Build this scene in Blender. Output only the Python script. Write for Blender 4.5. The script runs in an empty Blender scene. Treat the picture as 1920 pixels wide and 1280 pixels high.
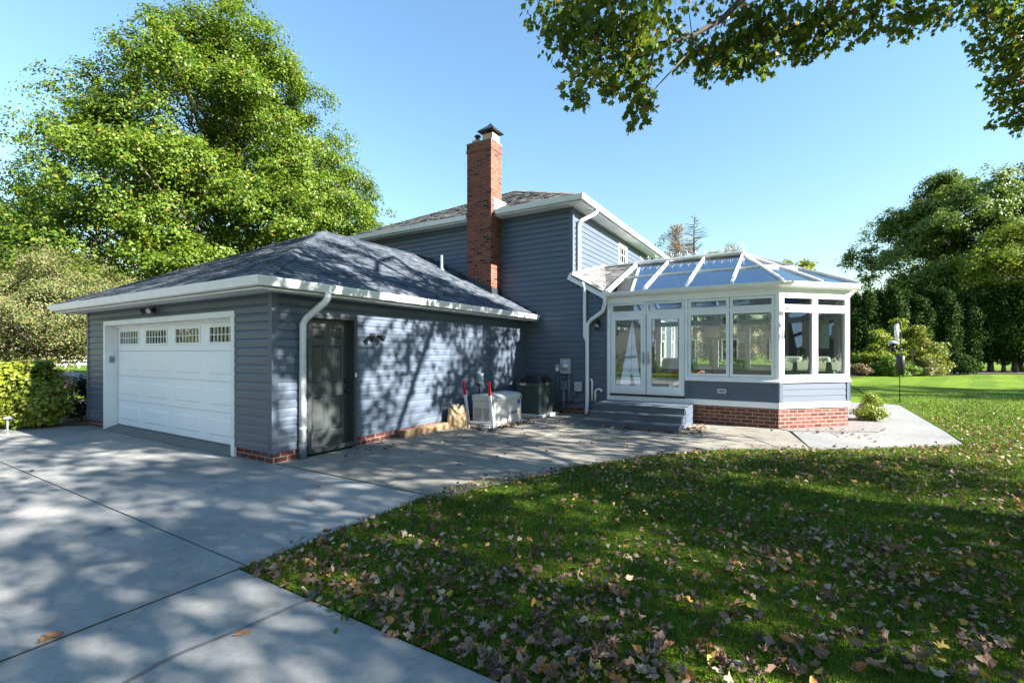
import bpy, bmesh, math, random
import numpy as np
from mathutils import Vector, Matrix
R = math.radians
random.seed(7)
scn = bpy.context.scene
col = scn.collection

# ------------------------------------------------------------------ camera facts
F, HZ, EYE, YAW = 877.0, 660.0, 1.6, R(31.2)      # focal length and horizon in photo pixels, eye height, heading
CA, SA = math.cos(YAW), math.sin(YAW)
def cw(xc, d):                      # metres right of / ahead of the viewer -> site coordinates
    return (CA*xc - SA*d, SA*xc + CA*d)
def at(px, d):                      # a bearing and a distance
    return cw((px-960)/F*d, d)
def gp(px, py, z=0.0):              # a spot on level ground
    return at(px, (EYE-z)*F/(py-HZ))

# ------------------------------------------------------------------ object helpers
def link(o, parent=None):
    col.objects.link(o)
    if parent: o.parent = parent
    return o
def tag(o, label=None, cat=None, group=None, kind=None):
    if label: o['label'] = label
    if cat: o['category'] = cat
    if group: o['group'] = group
    if kind: o['kind'] = kind
    return o
def empty(name, loc=(0,0,0), rz=0, label=None, cat=None, group=None):
    o = bpy.data.objects.new(name, None); o.location = loc; o.rotation_euler = (0,0,rz)
    o.empty_display_size = .2
    return tag(link(o), label, cat, group)

class MB:
    def __init__(s): s.v=[]; s.f=[]; s.uv=[]; s.sm=[]
    def face(s, pts, uv=None, smooth=False):
        b=len(s.v); s.v.extend([tuple(p) for p in pts]); s.f.append(list(range(b,b+len(pts))))
        s.uv.append(uv); s.sm.append(smooth)
    def box(s,x0,x1,y0,y1,z0,z1):
        s.obox((x0,y0,z0),(x1-x0,0,0),(0,y1-y0,0),(0,0,z1-z0))
    def obox(s,o,a,b,c):
        o,a,b,c=map(Vector,(o,a,b,c))
        if a.cross(b).dot(c)<0: a,b=b,a
        P=[o,o+a,o+a+b,o+b,o+c,o+a+c,o+a+b+c,o+b+c]
        i=len(s.v); s.v.extend([tuple(p) for p in P])
        la,lb,lc=a.length,b.length,c.length
        for q,(u,w) in (((3,2,1,0),(la,lb)),((4,5,6,7),(la,lb)),((0,1,5,4),(la,lc)),((1,2,6,5),(lb,lc)),((2,3,7,6),(la,lc)),((3,0,4,7),(lb,lc))):
            s.f.append([i+k for k in q]); s.uv.append([(0,0),(u,0),(u,w),(0,w)]); s.sm.append(False)
    def bar(s,a,b,w,h,up=(0,0,1)):
        a,b,up=Vector(a),Vector(b),Vector(up); d=b-a
        side=d.cross(up)
        if side.length<1e-6: side=d.cross(Vector((1,0,0)))
        side.normalize(); n=side.cross(d).normalized()
        s.obox(a-side*w/2-n*h/2, d, side*w, n*h)
    def tube(s,pts,rad,n=6,cap=True):
        pts=[Vector(p) for p in pts]
        if not hasattr(rad,'__len__'): rad=[rad]*len(pts)
        rings=[]; prev=None
        for k,p in enumerate(pts):
            d=(pts[min(k+1,len(pts)-1)]-pts[max(k-1,0)]).normalized()
            if prev is None:
                u=d.orthogonal().normalized()
            else:
                u=(prev-d*prev.dot(d))
                u=u.normalized() if u.length>1e-6 else d.orthogonal().normalized()
            prev=u; w=d.cross(u)
            i=len(s.v)
            for q in range(n):
                t=2*math.pi*q/n; s.v.append(tuple(p+(u*math.cos(t)+w*math.sin(t))*rad[k]))
            rings.append(i)
        for k in range(len(rings)-1):
            for q in range(n):
                a,b=rings[k],rings[k+1]
                s.f.append([a+q,a+(q+1)%n,b+(q+1)%n,b+q]); s.uv.append(None); s.sm.append(n>4)
        if cap:
            s.f.append([rings[0]+q for q in range(n)][::-1]); s.uv.append(None); s.sm.append(False)
            s.f.append([rings[-1]+q for q in range(n)]); s.uv.append(None); s.sm.append(False)
    def lathe(s,prof,c=(0,0,0),n=16):
        rings=[]
        for r,z in prof:
            i=len(s.v)
            for q in range(n):
                t=2*math.pi*q/n; s.v.append((c[0]+r*math.cos(t),c[1]+r*math.sin(t),c[2]+z))
            rings.append(i)
        for k in range(len(rings)-1):
            for q in range(n):
                a,b=rings[k],rings[k+1]
                s.f.append([a+q,a+(q+1)%n,b+(q+1)%n,b+q]); s.uv.append(None); s.sm.append(True)
        s.f.append([rings[0]+q for q in range(n)][::-1]); s.uv.append(None); s.sm.append(False)
        s.f.append([rings[-1]+q for q in range(n)]); s.uv.append(None); s.sm.append(False)
    def prism(s,poly,z0,z1):
        n=len(poly)
        s.face([(x,y,z1) for x,y in poly],[(x,y) for x,y in poly])
        s.face([(x,y,z0) for x,y in poly][::-1])
        for k in range(n):
            a,b=poly[k],poly[(k+1)%n]
            s.face([(a[0],a[1],z0),(b[0],b[1],z0),(b[0],b[1],z1),(a[0],a[1],z1)])
    def sweep(s,prof,path,closed=False,off0=0.0):
        # profile of (out,z) swept along a level path of (x,y[,z]); out = right of travel, mitred
        n=len(path); rings=[]; L=0; Ls=[]
        for k in range(n):
            p=Vector(path[k][:2])
            pz=path[k][2] if len(path[k])>2 else 0
            dirs=[]
            if k>0 or closed: dirs.append((p-Vector(path[k-1][:2])).normalized())
            if k<n-1 or closed: dirs.append((Vector(path[(k+1)%n][:2])-p).normalized())
            ns=[Vector((d.y,-d.x)) for d in dirs]
            m=ns[0] if len(ns)==1 else (ns[0]+ns[1])/(1+ns[0].dot(ns[1]))
            rings.append([(p.x+m.x*(o+off0),p.y+m.y*(o+off0),pz+z) for o,z in prof])
            if k>0: L+=(p-Vector(path[k-1][:2])).length
            Ls.append(L)
        np_=len(prof); rng=range(n if closed else n-1)
        pl=[0]
        for j in range(np_): 
            a,b=prof[j],prof[(j+1)%np_]; pl.append(pl[-1]+math.hypot(a[0]-b[0],a[1]-b[1]))
        for k in rng:
            A,B=rings[k],rings[(k+1)%n]
            la=Ls[k]; lb=Ls[k+1] if k+1<n else L+(Vector(path[0][:2])-Vector(path[-1][:2])).length
            for j in range(np_):
                j2=(j+1)%np_
                vert=abs(prof[j][0]-prof[j2][0])<1e-6
                va,vb=(prof[j][1],prof[j2][1]) if vert else (pl[j],pl[j+1])
                s.face([A[j],B[j],B[j2],A[j2]],[(la,va),(lb,va),(lb,vb),(la,vb)])
        if not closed:
            s.face(rings[0]); s.face(rings[-1][::-1])
    def build(s,name,mat,parent=None,fix=True,bevel=0):
        me=bpy.data.meshes.new(name); me.from_pydata(s.v,[],s.f)
        if any(u for u in s.uv):
            ul=me.uv_layers.new(name='UVMap'); 
            for p,u in zip(me.polygons,s.uv):
                if u:
                    for li,c in zip(p.loop_indices,u): ul.data[li].uv=c
        me.polygons.foreach_set('use_smooth',s.sm)
        if fix:
            bm=bmesh.new(); bm.from_mesh(me)
            bmesh.ops.remove_doubles(bm,verts=bm.verts,dist=1e-5)
            bmesh.ops.recalc_face_normals(bm,faces=bm.faces); bm.to_mesh(me); bm.free()
        if mat: me.materials.append(mat)
        o=link(bpy.data.objects.new(name,me),parent)
        if bevel:
            m=o.modifiers.new('edge','BEVEL'); m.width=bevel; m.segments=2; m.limit_method='ANGLE'
        return o

class Plane:                         # a wall: s along it, z up, o outward
    def __init__(p,ox,oy,ux,uy,nx,ny): p.o=Vector((ox,oy,0)); p.u=Vector((ux,uy,0)); p.n=Vector((nx,ny,0))
    def pt(p,s,z,o=0): return p.o+p.u*s+p.n*o+Vector((0,0,z))
    def box(p,mb,s0,s1,z0,z1,o0,o1):
        mb.obox(p.pt(s0,z0,o0),p.u*(s1-s0),p.n*(o1-o0),(0,0,z1-z0))
    def frame(p,mb,s0,s1,z0,z1,w,o0,o1,wb=None,wt=None):
        wb=w if wb is None else wb; wt=w if wt is None else wt
        p.box(mb,s0,s0+w,z0,z1,o0,o1); p.box(mb,s1-w,s1,z0,z1,o0,o1)
        p.box(mb,s0+w,s1-w,z0,z0+wb,o0,o1); p.box(mb,s0+w,s1-w,z1-wt,z1,o0,o1)
    def quad(p,mb,s0,s1,z0,z1,o):
        mb.face([p.pt(s0,z0,o),p.pt(s1,z0,o),p.pt(s1,z1,o),p.pt(s0,z1,o)],[(s0,z0),(s1,z0),(s1,z1),(s0,z1)])
    def raised(p,mb,s0,s1,z0,z1,o,h,b):          # a bevelled raised (or sunk) field
        a=[p.pt(s0,z0,o),p.pt(s1,z0,o),p.pt(s1,z1,o),p.pt(s0,z1,o)]
        c=[p.pt(s0+b,z0+b,o+h),p.pt(s1-b,z0+b,o+h),p.pt(s1-b,z1-b,o+h),p.pt(s0+b,z1-b,o+h)]
        for k in range(4): mb.face([a[k],a[(k+1)%4],c[(k+1)%4],c[k]])
        mb.face(c)

def siding(mb,P,s0,s1,z0,z1,course=.127,holes=(),lim=None,deep=.020):
    nc=int(math.ceil((z1-z0)/course-1e-6))
    for k in range(nc):
        za=z0+k*course; zb=min(za+course,z1)
        prof=[(za,deep),(za+.6*course,deep-.002),(za+course,.002)]
        def off(z):
            for (a,oa),(b,ob) in zip(prof,prof[1:]):
                if z<=b+1e-9: return oa+(ob-oa)*(z-a)/(b-a)
            return prof[-1][1]
        zs=sorted({za,zb,*[z for z,_ in prof if za<z<zb],*[h for H in holes for h in H[2:] if za<h<zb]})
        e0,e1=s0,s1
        if lim:
            e1=min(s1,lim(zb))
            if e1<=e0: continue
        def spans(z):
            sp=[(e0,e1)]
            for a,b,c,d in holes:
                if c-1e-6<z<d+1e-6:
                    n=[]
                    for x,y in sp:
                        if b<=x or a>=y: n.append((x,y)); continue
                        if a>x: n.append((x,a))
                        if b<y: n.append((b,y))
                    sp=n
            return sp
        for a,b in zip(zs,zs[1:]):
            for x,y in spans((a+b)/2):
                mb.face([P.pt(x,a,off(a)),P.pt(y,a,off(a)),P.pt(y,b,off(b)),P.pt(x,b,off(b))],[(x,a),(y,a),(y,b),(x,b)])
        for x,y in spans(za+1e-4):
            mb.face([P.pt(x,za,0),P.pt(y,za,0),P.pt(y,za,deep),P.pt(x,za,deep)])

# ------------------------------------------------------------------ numpy leaf meshes
rng=np.random.default_rng(11)
QUAD=np.array([(0,0,0),(.36,.45,.10),(0,1,0),(-.36,.45,.10)],float)
_h=[(.26,.03),(.20,.2),(.53,.42),(.31,.47),(.33,.71),(.14,.63)]
MAPLE=np.array([(0,0,0)]+[(x,y,0) for x,y in _h]+[(0,1.0,0)]+[(-x,y,0) for x,y in _h[::-1]],float)
CRISP=np.array([(0,0,0),(.16,.02,0),(.30,.14,0),(.40,.34,0),(.37,.52,0),(.28,.70,0),(.14,.86,0),(0,1.0,0),(-.12,.84,0),(-.30,.72,0),(-.34,.50,0),(-.42,.33,0),(-.28,.13,0),(-.15,.03,0)],float)
BLADE=np.array([(-.5,0,0),(.5,0,0),(0,1,0)],float)
def frames(nrm,along=None,spin=True):
    n=nrm/np.linalg.norm(nrm,axis=1,keepdims=True)
    a=rng.normal(size=n.shape) if along is None else along
    t=a-n*np.sum(a*n,axis=1,keepdims=True); t/=np.linalg.norm(t,axis=1,keepdims=True)+1e-9
    b=np.cross(t,n)
    return np.stack([b,t,n],axis=2)      # columns x,y,z
def scatter(name,pos,R3,size,tmpl,mat,parent=None,curl=None,fold=None,crump=0):
    N,k=len(pos),tmpl.shape[-2]
    if np.isscalar(size): size=np.full(N,size)
    size=np.asarray(size,float)
    T=tmpl if tmpl.ndim==3 else np.repeat(tmpl[None],N,0)
    if curl is not None:
        T=T.copy(); T[:,:,2]+=curl[:,None]*((T[:,:,0]**2)*2.2+(T[:,:,1]-.5)**2*1.3)
    sz=size[:,None,None] if size.ndim==1 else size[:,None,:]
    if crump: T=T+rng.normal(size=T.shape)*np.array([1,1,.6])*crump
    if fold is not None: T[:,:,2]+=fold[:,None]*np.abs(T[:,:,0])
    V=np.einsum('nij,nkj->nki',R3,T*sz)+pos[:,None,:]
    me=bpy.data.meshes.new(name)
    me.vertices.add(N*k); me.vertices.foreach_set('co',V.reshape(-1).astype(np.float32))
    me.loops.add(N*k); me.loops.foreach_set('vertex_index',np.arange(N*k,dtype=np.int32))
    me.polygons.add(N); me.polygons.foreach_set('loop_start',np.arange(0,N*k,k,dtype=np.int32))
    me.polygons.foreach_set('loop_total',np.full(N,k,dtype=np.int32))
    me.update(calc_edges=True); me.materials.append(mat)
    return link(bpy.data.objects.new(name,me),parent)
def inpoly(P,poly):
    x,y=P[:,0],P[:,1]; r=np.zeros(len(P),bool); n=len(poly)
    for i in range(n):
        x0,y0=poly[i]; x1,y1=poly[(i+1)%n]
        c=((y0>y)!=(y1>y))&(x<(x1-x0)*(y-y0)/((y1-y0) if y1!=y0 else 1e-9)+x0)
        r^=c
    return r

# ------------------------------------------------------------------ materials
class NT:
    def __init__(s,name):
        s.m=bpy.data.materials.new(name); s.m.use_nodes=True; s.t=s.m.node_tree; s.t.nodes.clear()
        s.out=s.n('ShaderNodeOutputMaterial')
    def n(s,ty,**kw):
        x=s.t.nodes.new(ty)
        for k,v in kw.items():
            if k in x.inputs.keys() if hasattr(x,'inputs') else False: x.inputs[k].default_value=v
            else: setattr(x,k,v)
        return x
    def l(s,a,b): s.t.links.new(a,b)
def rgb(c): return (c[0],c[1],c[2],1)
def ramp(nt,fac,stops,interp='LINEAR'):
    r=nt.n('ShaderNodeValToRGB'); cr=r.color_ramp; cr.interpolation=interp
    while len(cr.elements)<len(stops): cr.elements.new(.5)
    for e,(p,c) in zip(cr.elements,stops): e.position=p; e.color=rgb(c)
    nt.l(fac,r.inputs[0]); return r.outputs[0]
def noise(nt,vec,scale,detail=4,rough=.6):
    x=nt.n('ShaderNodeTexNoise'); x.inputs['Scale'].default_value=scale; x.inputs['Detail'].default_value=detail
    x.inputs['Roughness'].default_value=rough
    if vec: nt.l(vec,x.inputs['Vector'])
    return x.outputs['Fac']
def mapping(nt,vec,sc):
    m=nt.n('ShaderNodeMapping'); m.inputs['Scale'].default_value=sc; nt.l(vec,m.inputs['Vector']); return m.outputs[0]
def bump(nt,h,strength,dist=.01):
    b=nt.n('ShaderNodeBump'); b.inputs['Strength'].default_value=strength; b.inputs['Distance'].default_value=dist
    nt.l(h,b.inputs['Height']); return b.outputs[0]
def mixc(nt,f,a,b,mode='MIX'):
    m=nt.n('ShaderNodeMix'); m.data_type='RGBA'; m.blend_type=mode
    for v,i in ((f,0),(a,6),(b,7)):
        if isinstance(v,(int,float)): m.inputs[i].default_value=v
        elif isinstance(v,tuple): m.inputs[i].default_value=rgb(v)
        else: nt.l(v,m.inputs[i])
    return m.outputs[2]
def bsdf(nt,c,rough=.5,metal=0,spec=.5,normal=None):
    b=nt.n('ShaderNodeBsdfPrincipled')
    if isinstance(c,tuple): b.inputs['Base Color'].default_value=rgb(c)
    else: nt.l(c,b.inputs['Base Color'])
    if isinstance(rough,(int,float)): b.inputs['Roughness'].default_value=rough
    else: nt.l(rough,b.inputs['Roughness'])
    b.inputs['Metallic'].default_value=metal; b.inputs['Specular IOR Level'].default_value=spec
    if normal: nt.l(normal,b.inputs['Normal'])
    return b.outputs[0]
def geo(nt): return nt.n('ShaderNodeNewGeometry')
def pmat(name,c1,c2=None,scale=6,rough=.5,bmp=0,bscale=80,metal=0,spec=.4,stretch=None,detail=5,lo=.35,hi=.65):
    nt=NT(name); tc=nt.n('ShaderNodeTexCoord'); v=tc.outputs['Object']
    if stretch: v=mapping(nt,v,stretch)
    c=c1
    if c2: c=ramp(nt,noise(nt,v,scale,detail),[(lo,c1),(hi,c2)])
    nm=bump(nt,noise(nt,v,bscale,3),bmp) if bmp else None
    nt.l(bsdf(nt,c,rough,metal,spec,nm),nt.out.inputs[0]); return nt.m
def uvmat_brick(name,cols,mortar,w,h,gap,rough=.85,bmp=.6,dirt=None):
    nt=NT(name); tc=nt.n('ShaderNodeTexCoord'); v=tc.outputs['UV']
    b=nt.n('ShaderNodeTexBrick'); nt.l(v,b.inputs['Vector'])
    b.inputs['Color1'].default_value=(0,0,0,1); b.inputs['Color2'].default_value=(1,1,1,1); b.inputs['Mortar'].default_value=(.5,.5,.5,1)
    b.inputs['Scale'].default_value=1; b.inputs['Brick Width'].default_value=w; b.inputs['Row Height'].default_value=h
    b.inputs['Mortar Size'].default_value=gap; b.inputs['Mortar Smooth'].default_value=.1; b.inputs['Bias'].default_value=0
    c=ramp(nt,b.outputs['Color'],[(i/(len(cols)-1)*.999,x) for i,x in enumerate(cols)] if len(cols)>1 else [(0,cols[0]),(1,cols[0])])
    ob=tc.outputs['Object']
    n1=noise(nt,ob,14,5); c=mixc(nt,.35,c,ramp(nt,n1,[(.3,(.25,.25,.25)),(.7,(1,1,1))]),'MULTIPLY')
    mt=mixc(nt,noise(nt,ob,9,3),tuple(x*.8 for x in mortar),mortar)
    c=mixc(nt,b.outputs['Fac'],c,mt)
    if dirt: 
        d=ramp(nt,noise(nt,ob,dirt[0],4),[(.62,(0,0,0)),(.74,(1,1,1))]); c=mixc(nt,d,c,dirt[1])
    inv=nt.n('ShaderNodeMath',operation='SUBTRACT'); inv.inputs[0].default_value=1; nt.l(b.outputs['Fac'],inv.inputs[1])
    ad=nt.n('ShaderNodeMath',operation='ADD'); nt.l(inv.outputs[0],ad.inputs[0])
    ml=nt.n('ShaderNodeMath',operation='MULTIPLY'); nt.l(noise(nt,ob,70,3),ml.inputs[0]); ml.inputs[1].default_value=.5; nt.l(ml.outputs[0],ad.inputs[1])
    nt.l(bsdf(nt,c,rough,0,.25,bump(nt,ad.outputs[0],bmp,.008)),nt.out.inputs[0]); return nt.m
def shingle(name,cols,rough=.9):
    nt=NT(name); g=geo(nt); tc=nt.n('ShaderNodeTexCoord'); v=tc.outputs['Object']
    c=ramp(nt,g.outputs['Random Per Island'],[(i/(len(cols)-1),x) for i,x in enumerate(cols)])
    gr=noise(nt,v,170,2); c=mixc(nt,.5,c,ramp(nt,gr,[(.3,(.4,.4,.4)),(.7,(1.1,1.1,1.1))]),'MULTIPLY')
    c=mixc(nt,.35,c,ramp(nt,noise(nt,v,1.1,4),[(.3,(.6,.6,.62)),(.7,(1,1,1))]),'MULTIPLY')
    nt.l(bsdf(nt,c,rough,0,.3,bump(nt,gr,.5,.006)),nt.out.inputs[0]); return nt.m
def leafmat(name,stops,trans=.35,rough=.5,big=None,spec=.3):
    nt=NT(name); g=geo(nt); c=ramp(nt,g.outputs['Random Per Island'],stops)
    if big:
        tc=nt.n('ShaderNodeTexCoord'); c=mixc(nt,.6,c,ramp(nt,noise(nt,tc.outputs['Object'],big,2),[(.35,(.55,.6,.55)),(.65,(1,1,1))]),'MULTIPLY')
    b=bsdf(nt,c,rough,0,spec); t=nt.n('ShaderNodeBsdfTranslucent')
    c2=mixc(nt,.5,c,(1.0,1.0,.35),'MULTIPLY'); nt.l(c2,t.inputs[0])
    m=nt.n('ShaderNodeMixShader'); m.inputs[0].default_value=trans; nt.l(b,m.inputs[1]); nt.l(t.outputs[0],m.inputs[2]); nt.l(m.outputs[0],nt.out.inputs[0]); return nt.m
def glassmat(name,tint,base=.06,mult=1.5,rough=.0,wave=0.):
    nt=NT(name); fr=nt.n('ShaderNodeFresnel'); fr.inputs[0].default_value=1.5
    m=nt.n('ShaderNodeMath',operation='MULTIPLY_ADD'); m.use_clamp=True; nt.l(fr.outputs[0],m.inputs[0]); m.inputs[1].default_value=mult; m.inputs[2].default_value=base
    t=nt.n('ShaderNodeBsdfTransparent'); t.inputs[0].default_value=rgb(tint)
    g=nt.n('ShaderNodeBsdfGlossy'); g.inputs['Roughness'].default_value=rough; g.inputs['Color'].default_value=(.95,.97,1,1)
    if wave:
        tc=nt.n('ShaderNodeTexCoord'); nt.l(bump(nt,noise(nt,tc.outputs['Object'],3.0,2),wave,.02),g.inputs['Normal'])
    x=nt.n('ShaderNodeMixShader'); nt.l(m.outputs[0],x.inputs[0]); nt.l(t.outputs[0],x.inputs[1]); nt.l(g.outputs[0],x.inputs[2]); nt.l(x.outputs[0],nt.out.inputs[0]); return nt.m
def sidingmat(name,c,rough=.42):
    nt=NT(name); tc=nt.n('ShaderNodeTexCoord'); v=tc.outputs['Object']
    st=mapping(nt,v,(1,1,9)); n1=noise(nt,st,1.1,4); n2=noise(nt,v,.7,4)
    k=mixc(nt,.5,ramp(nt,n1,[(.3,tuple(x*.86 for x in c)),(.7,tuple(x*1.1 for x in c))]),ramp(nt,n2,[(.3,tuple(x*.9 for x in c)),(.7,tuple(x*1.06 for x in c))]))
    gr=noise(nt,mapping(nt,v,(6,6,90)),5,3)
    nt.l(bsdf(nt,k,rough,0,.45,bump(nt,gr,.12,.004)),nt.out.inputs[0]); return nt.m
def concrete(name,c1,c2,c3,stain=.5):
    nt=NT(name); tc=nt.n('ShaderNodeTexCoord'); v=tc.outputs['Object']
    a=ramp(nt,noise(nt,v,.55,6,.65),[(.32,c1),(.5,c2),(.68,c3)])
    fine=noise(nt,v,220,2); a=mixc(nt,.55,a,ramp(nt,fine,[(.30,(.30,.30,.30)),(.5,(.95,.95,.95)),(.75,(1.4,1.4,1.4))]),'MULTIPLY')
    mid=noise(nt,v,18,5); a=mixc(nt,.35,a,ramp(nt,mid,[(.3,(.6,.6,.58)),(.65,(1,1,1))]),'MULTIPLY')
    sp=noise(nt,mapping(nt,v,(1,1,1)),2.6,7,.7); a=mixc(nt,stain,a,ramp(nt,sp,[(.34,(.50,.47,.42)),(.52,(1,1,1))]),'MULTIPLY')
    bl=noise(nt,v,5.5,3,.5); a=mixc(nt,.5,a,ramp(nt,bl,[(.27,(.55,.53,.5)),(.36,(1,1,1))]),'MULTIPLY')
    nt.l(bsdf(nt,a,.85,0,.25,bump(nt,fine,.35,.004)),nt.out.inputs[0]); return nt.m

M={}
M['siding']=sidingmat('slate_siding',(.080,.104,.144))
M['trimdark']=sidingmat('slate_trim',(.078,.101,.140))
M['white']=pmat('white_paint',(.80,.81,.82),(.72,.73,.74),3,.38,.04,60)
M['whitemetal']=pmat('white_aluminium',(.78,.79,.79),(.70,.71,.71),4,.3,.05,8,spec=.5)
M['soffit']=pmat('white_soffit',(.70,.71,.71),(.62,.62,.62),3,.55)
M['garagedoor']=pmat('garage_door_white',(.84,.87,.90),(.80,.83,.87),5,.4,.06,120,stretch=(1,1,12))
M['doortrim']=pmat('dark_door_trim',(.05,.056,.06),(.042,.047,.052),5,.45)
M['darkdoor']=pmat('charcoal_door',(.040,.046,.046),(.034,.040,.040),4,.42,.03,90,stretch=(6,6,1))
M['shingle']=shingle('grey_shingle',[(.030,.042,.060),(.060,.075,.098),(.098,.115,.140),(.145,.16,.185)])
M['shingle2']=shingle('brown_grey_shingle',[(.075,.074,.074),(.14,.136,.132),(.20,.194,.188),(.27,.26,.25)])
M['brick']=uvmat_brick('red_brick',[(.09,.028,.022),(.16,.048,.036),(.21,.07,.052),(.12,.036,.028)],(.27,.23,.20),.215,.078,.009)
M['chimbrick']=uvmat_brick('chimney_brick',[(.035,.018,.016),(.16,.042,.026),(.23,.062,.034),(.20,.055,.032),(.26,.075,.042),(.10,.03,.022)],(.20,.14,.11),.215,.072,.008,dirt=(5,(.04,.03,.028)))
M['flashing']=pmat('dark_flashing',(.02,.022,.028),(.03,.032,.04),8,.5)
M['galv']=pmat('galvanised_metal',(.45,.46,.48),(.6,.61,.62),7,.4,metal=.7)
M['clay']=pmat('clay_flue',(.42,.26,.18),(.5,.33,.24),9,.85)
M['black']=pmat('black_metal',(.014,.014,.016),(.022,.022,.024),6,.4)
M['concrete']=concrete('driveway_concrete',(.225,.228,.222),(.275,.275,.264),(.325,.322,.304),.35)
M['concrete2']=concrete('patio_concrete',(.185,.175,.15),(.245,.228,.195),(.30,.28,.24),.6)
M['concrete3']=concrete('walkway_concrete',(.19,.193,.195),(.225,.226,.222),(.26,.258,.25),.2)
M['joint']=pmat('joint_dirt',(.02,.018,.015),(.045,.037,.026),30,.95)
M['jointfill']=pmat('joint_fibre',(.035,.028,.018),(.09,.07,.045),40,.95)
M['crack']=pmat('crack_sealer',(.10,.10,.105),(.14,.14,.14),14,.7)
M['apron']=pmat('exposed_aggregate',(.09,.09,.085),(.20,.20,.19),90,.85,.4,90)
M['paver']=uvmat_brick('grey_pavers',[(.2,.18,.17),(.3,.27,.25),(.36,.32,.29)],(.12,.11,.09),.25,.16,.012)
M['mulch']=pmat('dark_mulch',(.02,.015,.012),(.07,.055,.045),60,.95,.8,60)
M['gravel']=pmat('grey_gravel',(.07,.065,.06),(.28,.26,.25),55,.95,.8,55)
M['glass']=glassmat('window_glass',(.80,.87,.83),.20,1.6)
M['roofglass']=glassmat('blue_roof_glass',(.10,.16,.30),.22,.9)
M['darkglass']=glassmat('garage_glass',(.25,.25,.25),.22,1.4,wave=.15)
M['steel']=pmat('brushed_steel',(.35,.35,.36),(.42,.42,.43),20,.35,metal=.8)
M['meter']=pmat('grey_meter_paint',(.36,.39,.42),(.32,.35,.38),8,.45)
M['conduit']=pmat('grey_blue_conduit',(.10,.12,.15),(.13,.15,.18),8,.5)
M['pvc']=pmat('white_pvc',(.70,.70,.69),(.62,.61,.6),8,.4)
M['gen']=pmat('generator_cream',(.50,.49,.475),(.46,.45,.435),5,.4)
M['lou']=pmat('louvre_shadow_grey',(.20,.20,.20),(.25,.25,.25),5,.6)
M['red']=pmat('red_reflective',(.40,.02,.03),(.48,.03,.04),40,.35)
M['ac']=pmat('dark_green_grey_steel',(.055,.068,.066),(.07,.085,.082),6,.4)
M['acdark']=pmat('condenser_dark',(.012,.012,.014),(.02,.02,.022),6,.35)
M['pad']=pmat('pale_pad',(.48,.49,.50),(.55,.55,.55),12,.7,.2,40)
M['paper']=pmat('kraft_paper',(.44,.31,.17),(.54,.40,.24),6,.8,.3,16)
M['timber']=pmat('weathered_timber',(.15,.095,.05),(.25,.17,.10),4,.8,.3,30,stretch=(8,1,8))
M['deck']=pmat('slate_deck_paint',(.085,.10,.12),(.10,.115,.14),5,.5)
M['bark']=pmat('bark',(.09,.072,.055),(.17,.14,.11),7,.9,.7,22,stretch=(1,1,.3))
M['darkbark']=pmat('dark_bark',(.035,.03,.025),(.07,.06,.05),9,.9,.6,30,stretch=(1,1,.3))
M['label']=pmat('white_sticker',(.75,.75,.76),None,5,.4)
M['labelblue']=pmat('blue_print',(.08,.12,.35),None,5,.4)
M['ink']=pmat('dark_print',(.015,.015,.018),None,5,.5)
M['lampglass']=glassmat('lantern_glass',(.8,.8,.75),.15,1.2)
M['fabric']=pmat('sage_fabric',(.55,.60,.54),(.48,.53,.48),10,.9,.2,120)
M['fabricdark']=pmat('dark_green_fabric',(.10,.15,.13),(.16,.2,.16),10,.9,.2,120)
M['fabricred']=pmat('coral_fabric',(.60,.13,.08),(.68,.18,.11),10,.9)
M['interior']=pmat('interior_cream',(.40,.39,.35),(.34,.33,.30),2,.8)
M['floorwood']=pmat('interior_floor',(.30,.20,.12),(.22,.14,.08),4,.5,stretch=(1,8,1))
M['shade']=pmat('lamp_shade',(.82,.80,.74),(.78,.76,.70),9,.9)
SUN_EL,SUN_E,SKY_S,SKY_AIR,SKY_DUST,EXPO=27.5,5.0,.055,2.0,.1,2.42
CAN=[(84,15500),(13.2,4.2,12,(5,6,4.2),6.6,66,17000,78),(22.5,26.5,13,(5.5,4.5,4.5),8.3,90,16000,73)]
NFALL=62000
# ------------------------------------------------------------------ leaves, grass ground materials
def grassground():
    nt=NT('lawn_turf'); tc=nt.n('ShaderNodeTexCoord'); v=tc.outputs['Object']
    a=ramp(nt,noise(nt,v,.35,5,.65),[(.3,(.085,.150,.012)),(.5,(.120,.200,.016)),(.7,(.160,.240,.028))])
    b=ramp(nt,noise(nt,v,26,4,.7),[(.3,(.35,.35,.3)),(.6,(1,1,1)),(.8,(1.4,1.35,1.1))])
    c=mixc(nt,.8,a,b,'MULTIPLY')
    w=nt.n('ShaderNodeTexWave'); w.inputs['Scale'].default_value=.16; w.inputs['Distortion'].default_value=.6; w.inputs['Detail'].default_value=2
    r=nt.n('ShaderNodeMapping'); r.inputs['Rotation'].default_value=(0,0,R(14)); nt.l(v,r.inputs['Vector']); nt.l(r.outputs[0],w.inputs['Vector'])
    c=mixc(nt,.45,c,ramp(nt,w.outputs['Fac'],[(.35,(.75,.8,.75)),(.6,(1.25,1.2,1.2))]),'MULTIPLY')
    nt.l(bsdf(nt,c,.9,0,.1,bump(nt,noise(nt,v,60,3),.9,.03)),nt.out.inputs[0]); return nt.m
M['grassground']=grassground()  # turf coloured brighter than the blades, so the far lawn reads sunlit
M['grass']=leafmat('grass_blade',[(0,(.024,.056,.004)),(.4,(.050,.106,.006)),(.72,(.098,.160,.010)),(.90,(.16,.20,.025)),(1,(.27,.22,.08))],.35,.5,big=.9)  # blades coloured darker than the turf to carry the near lawn's shade

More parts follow.
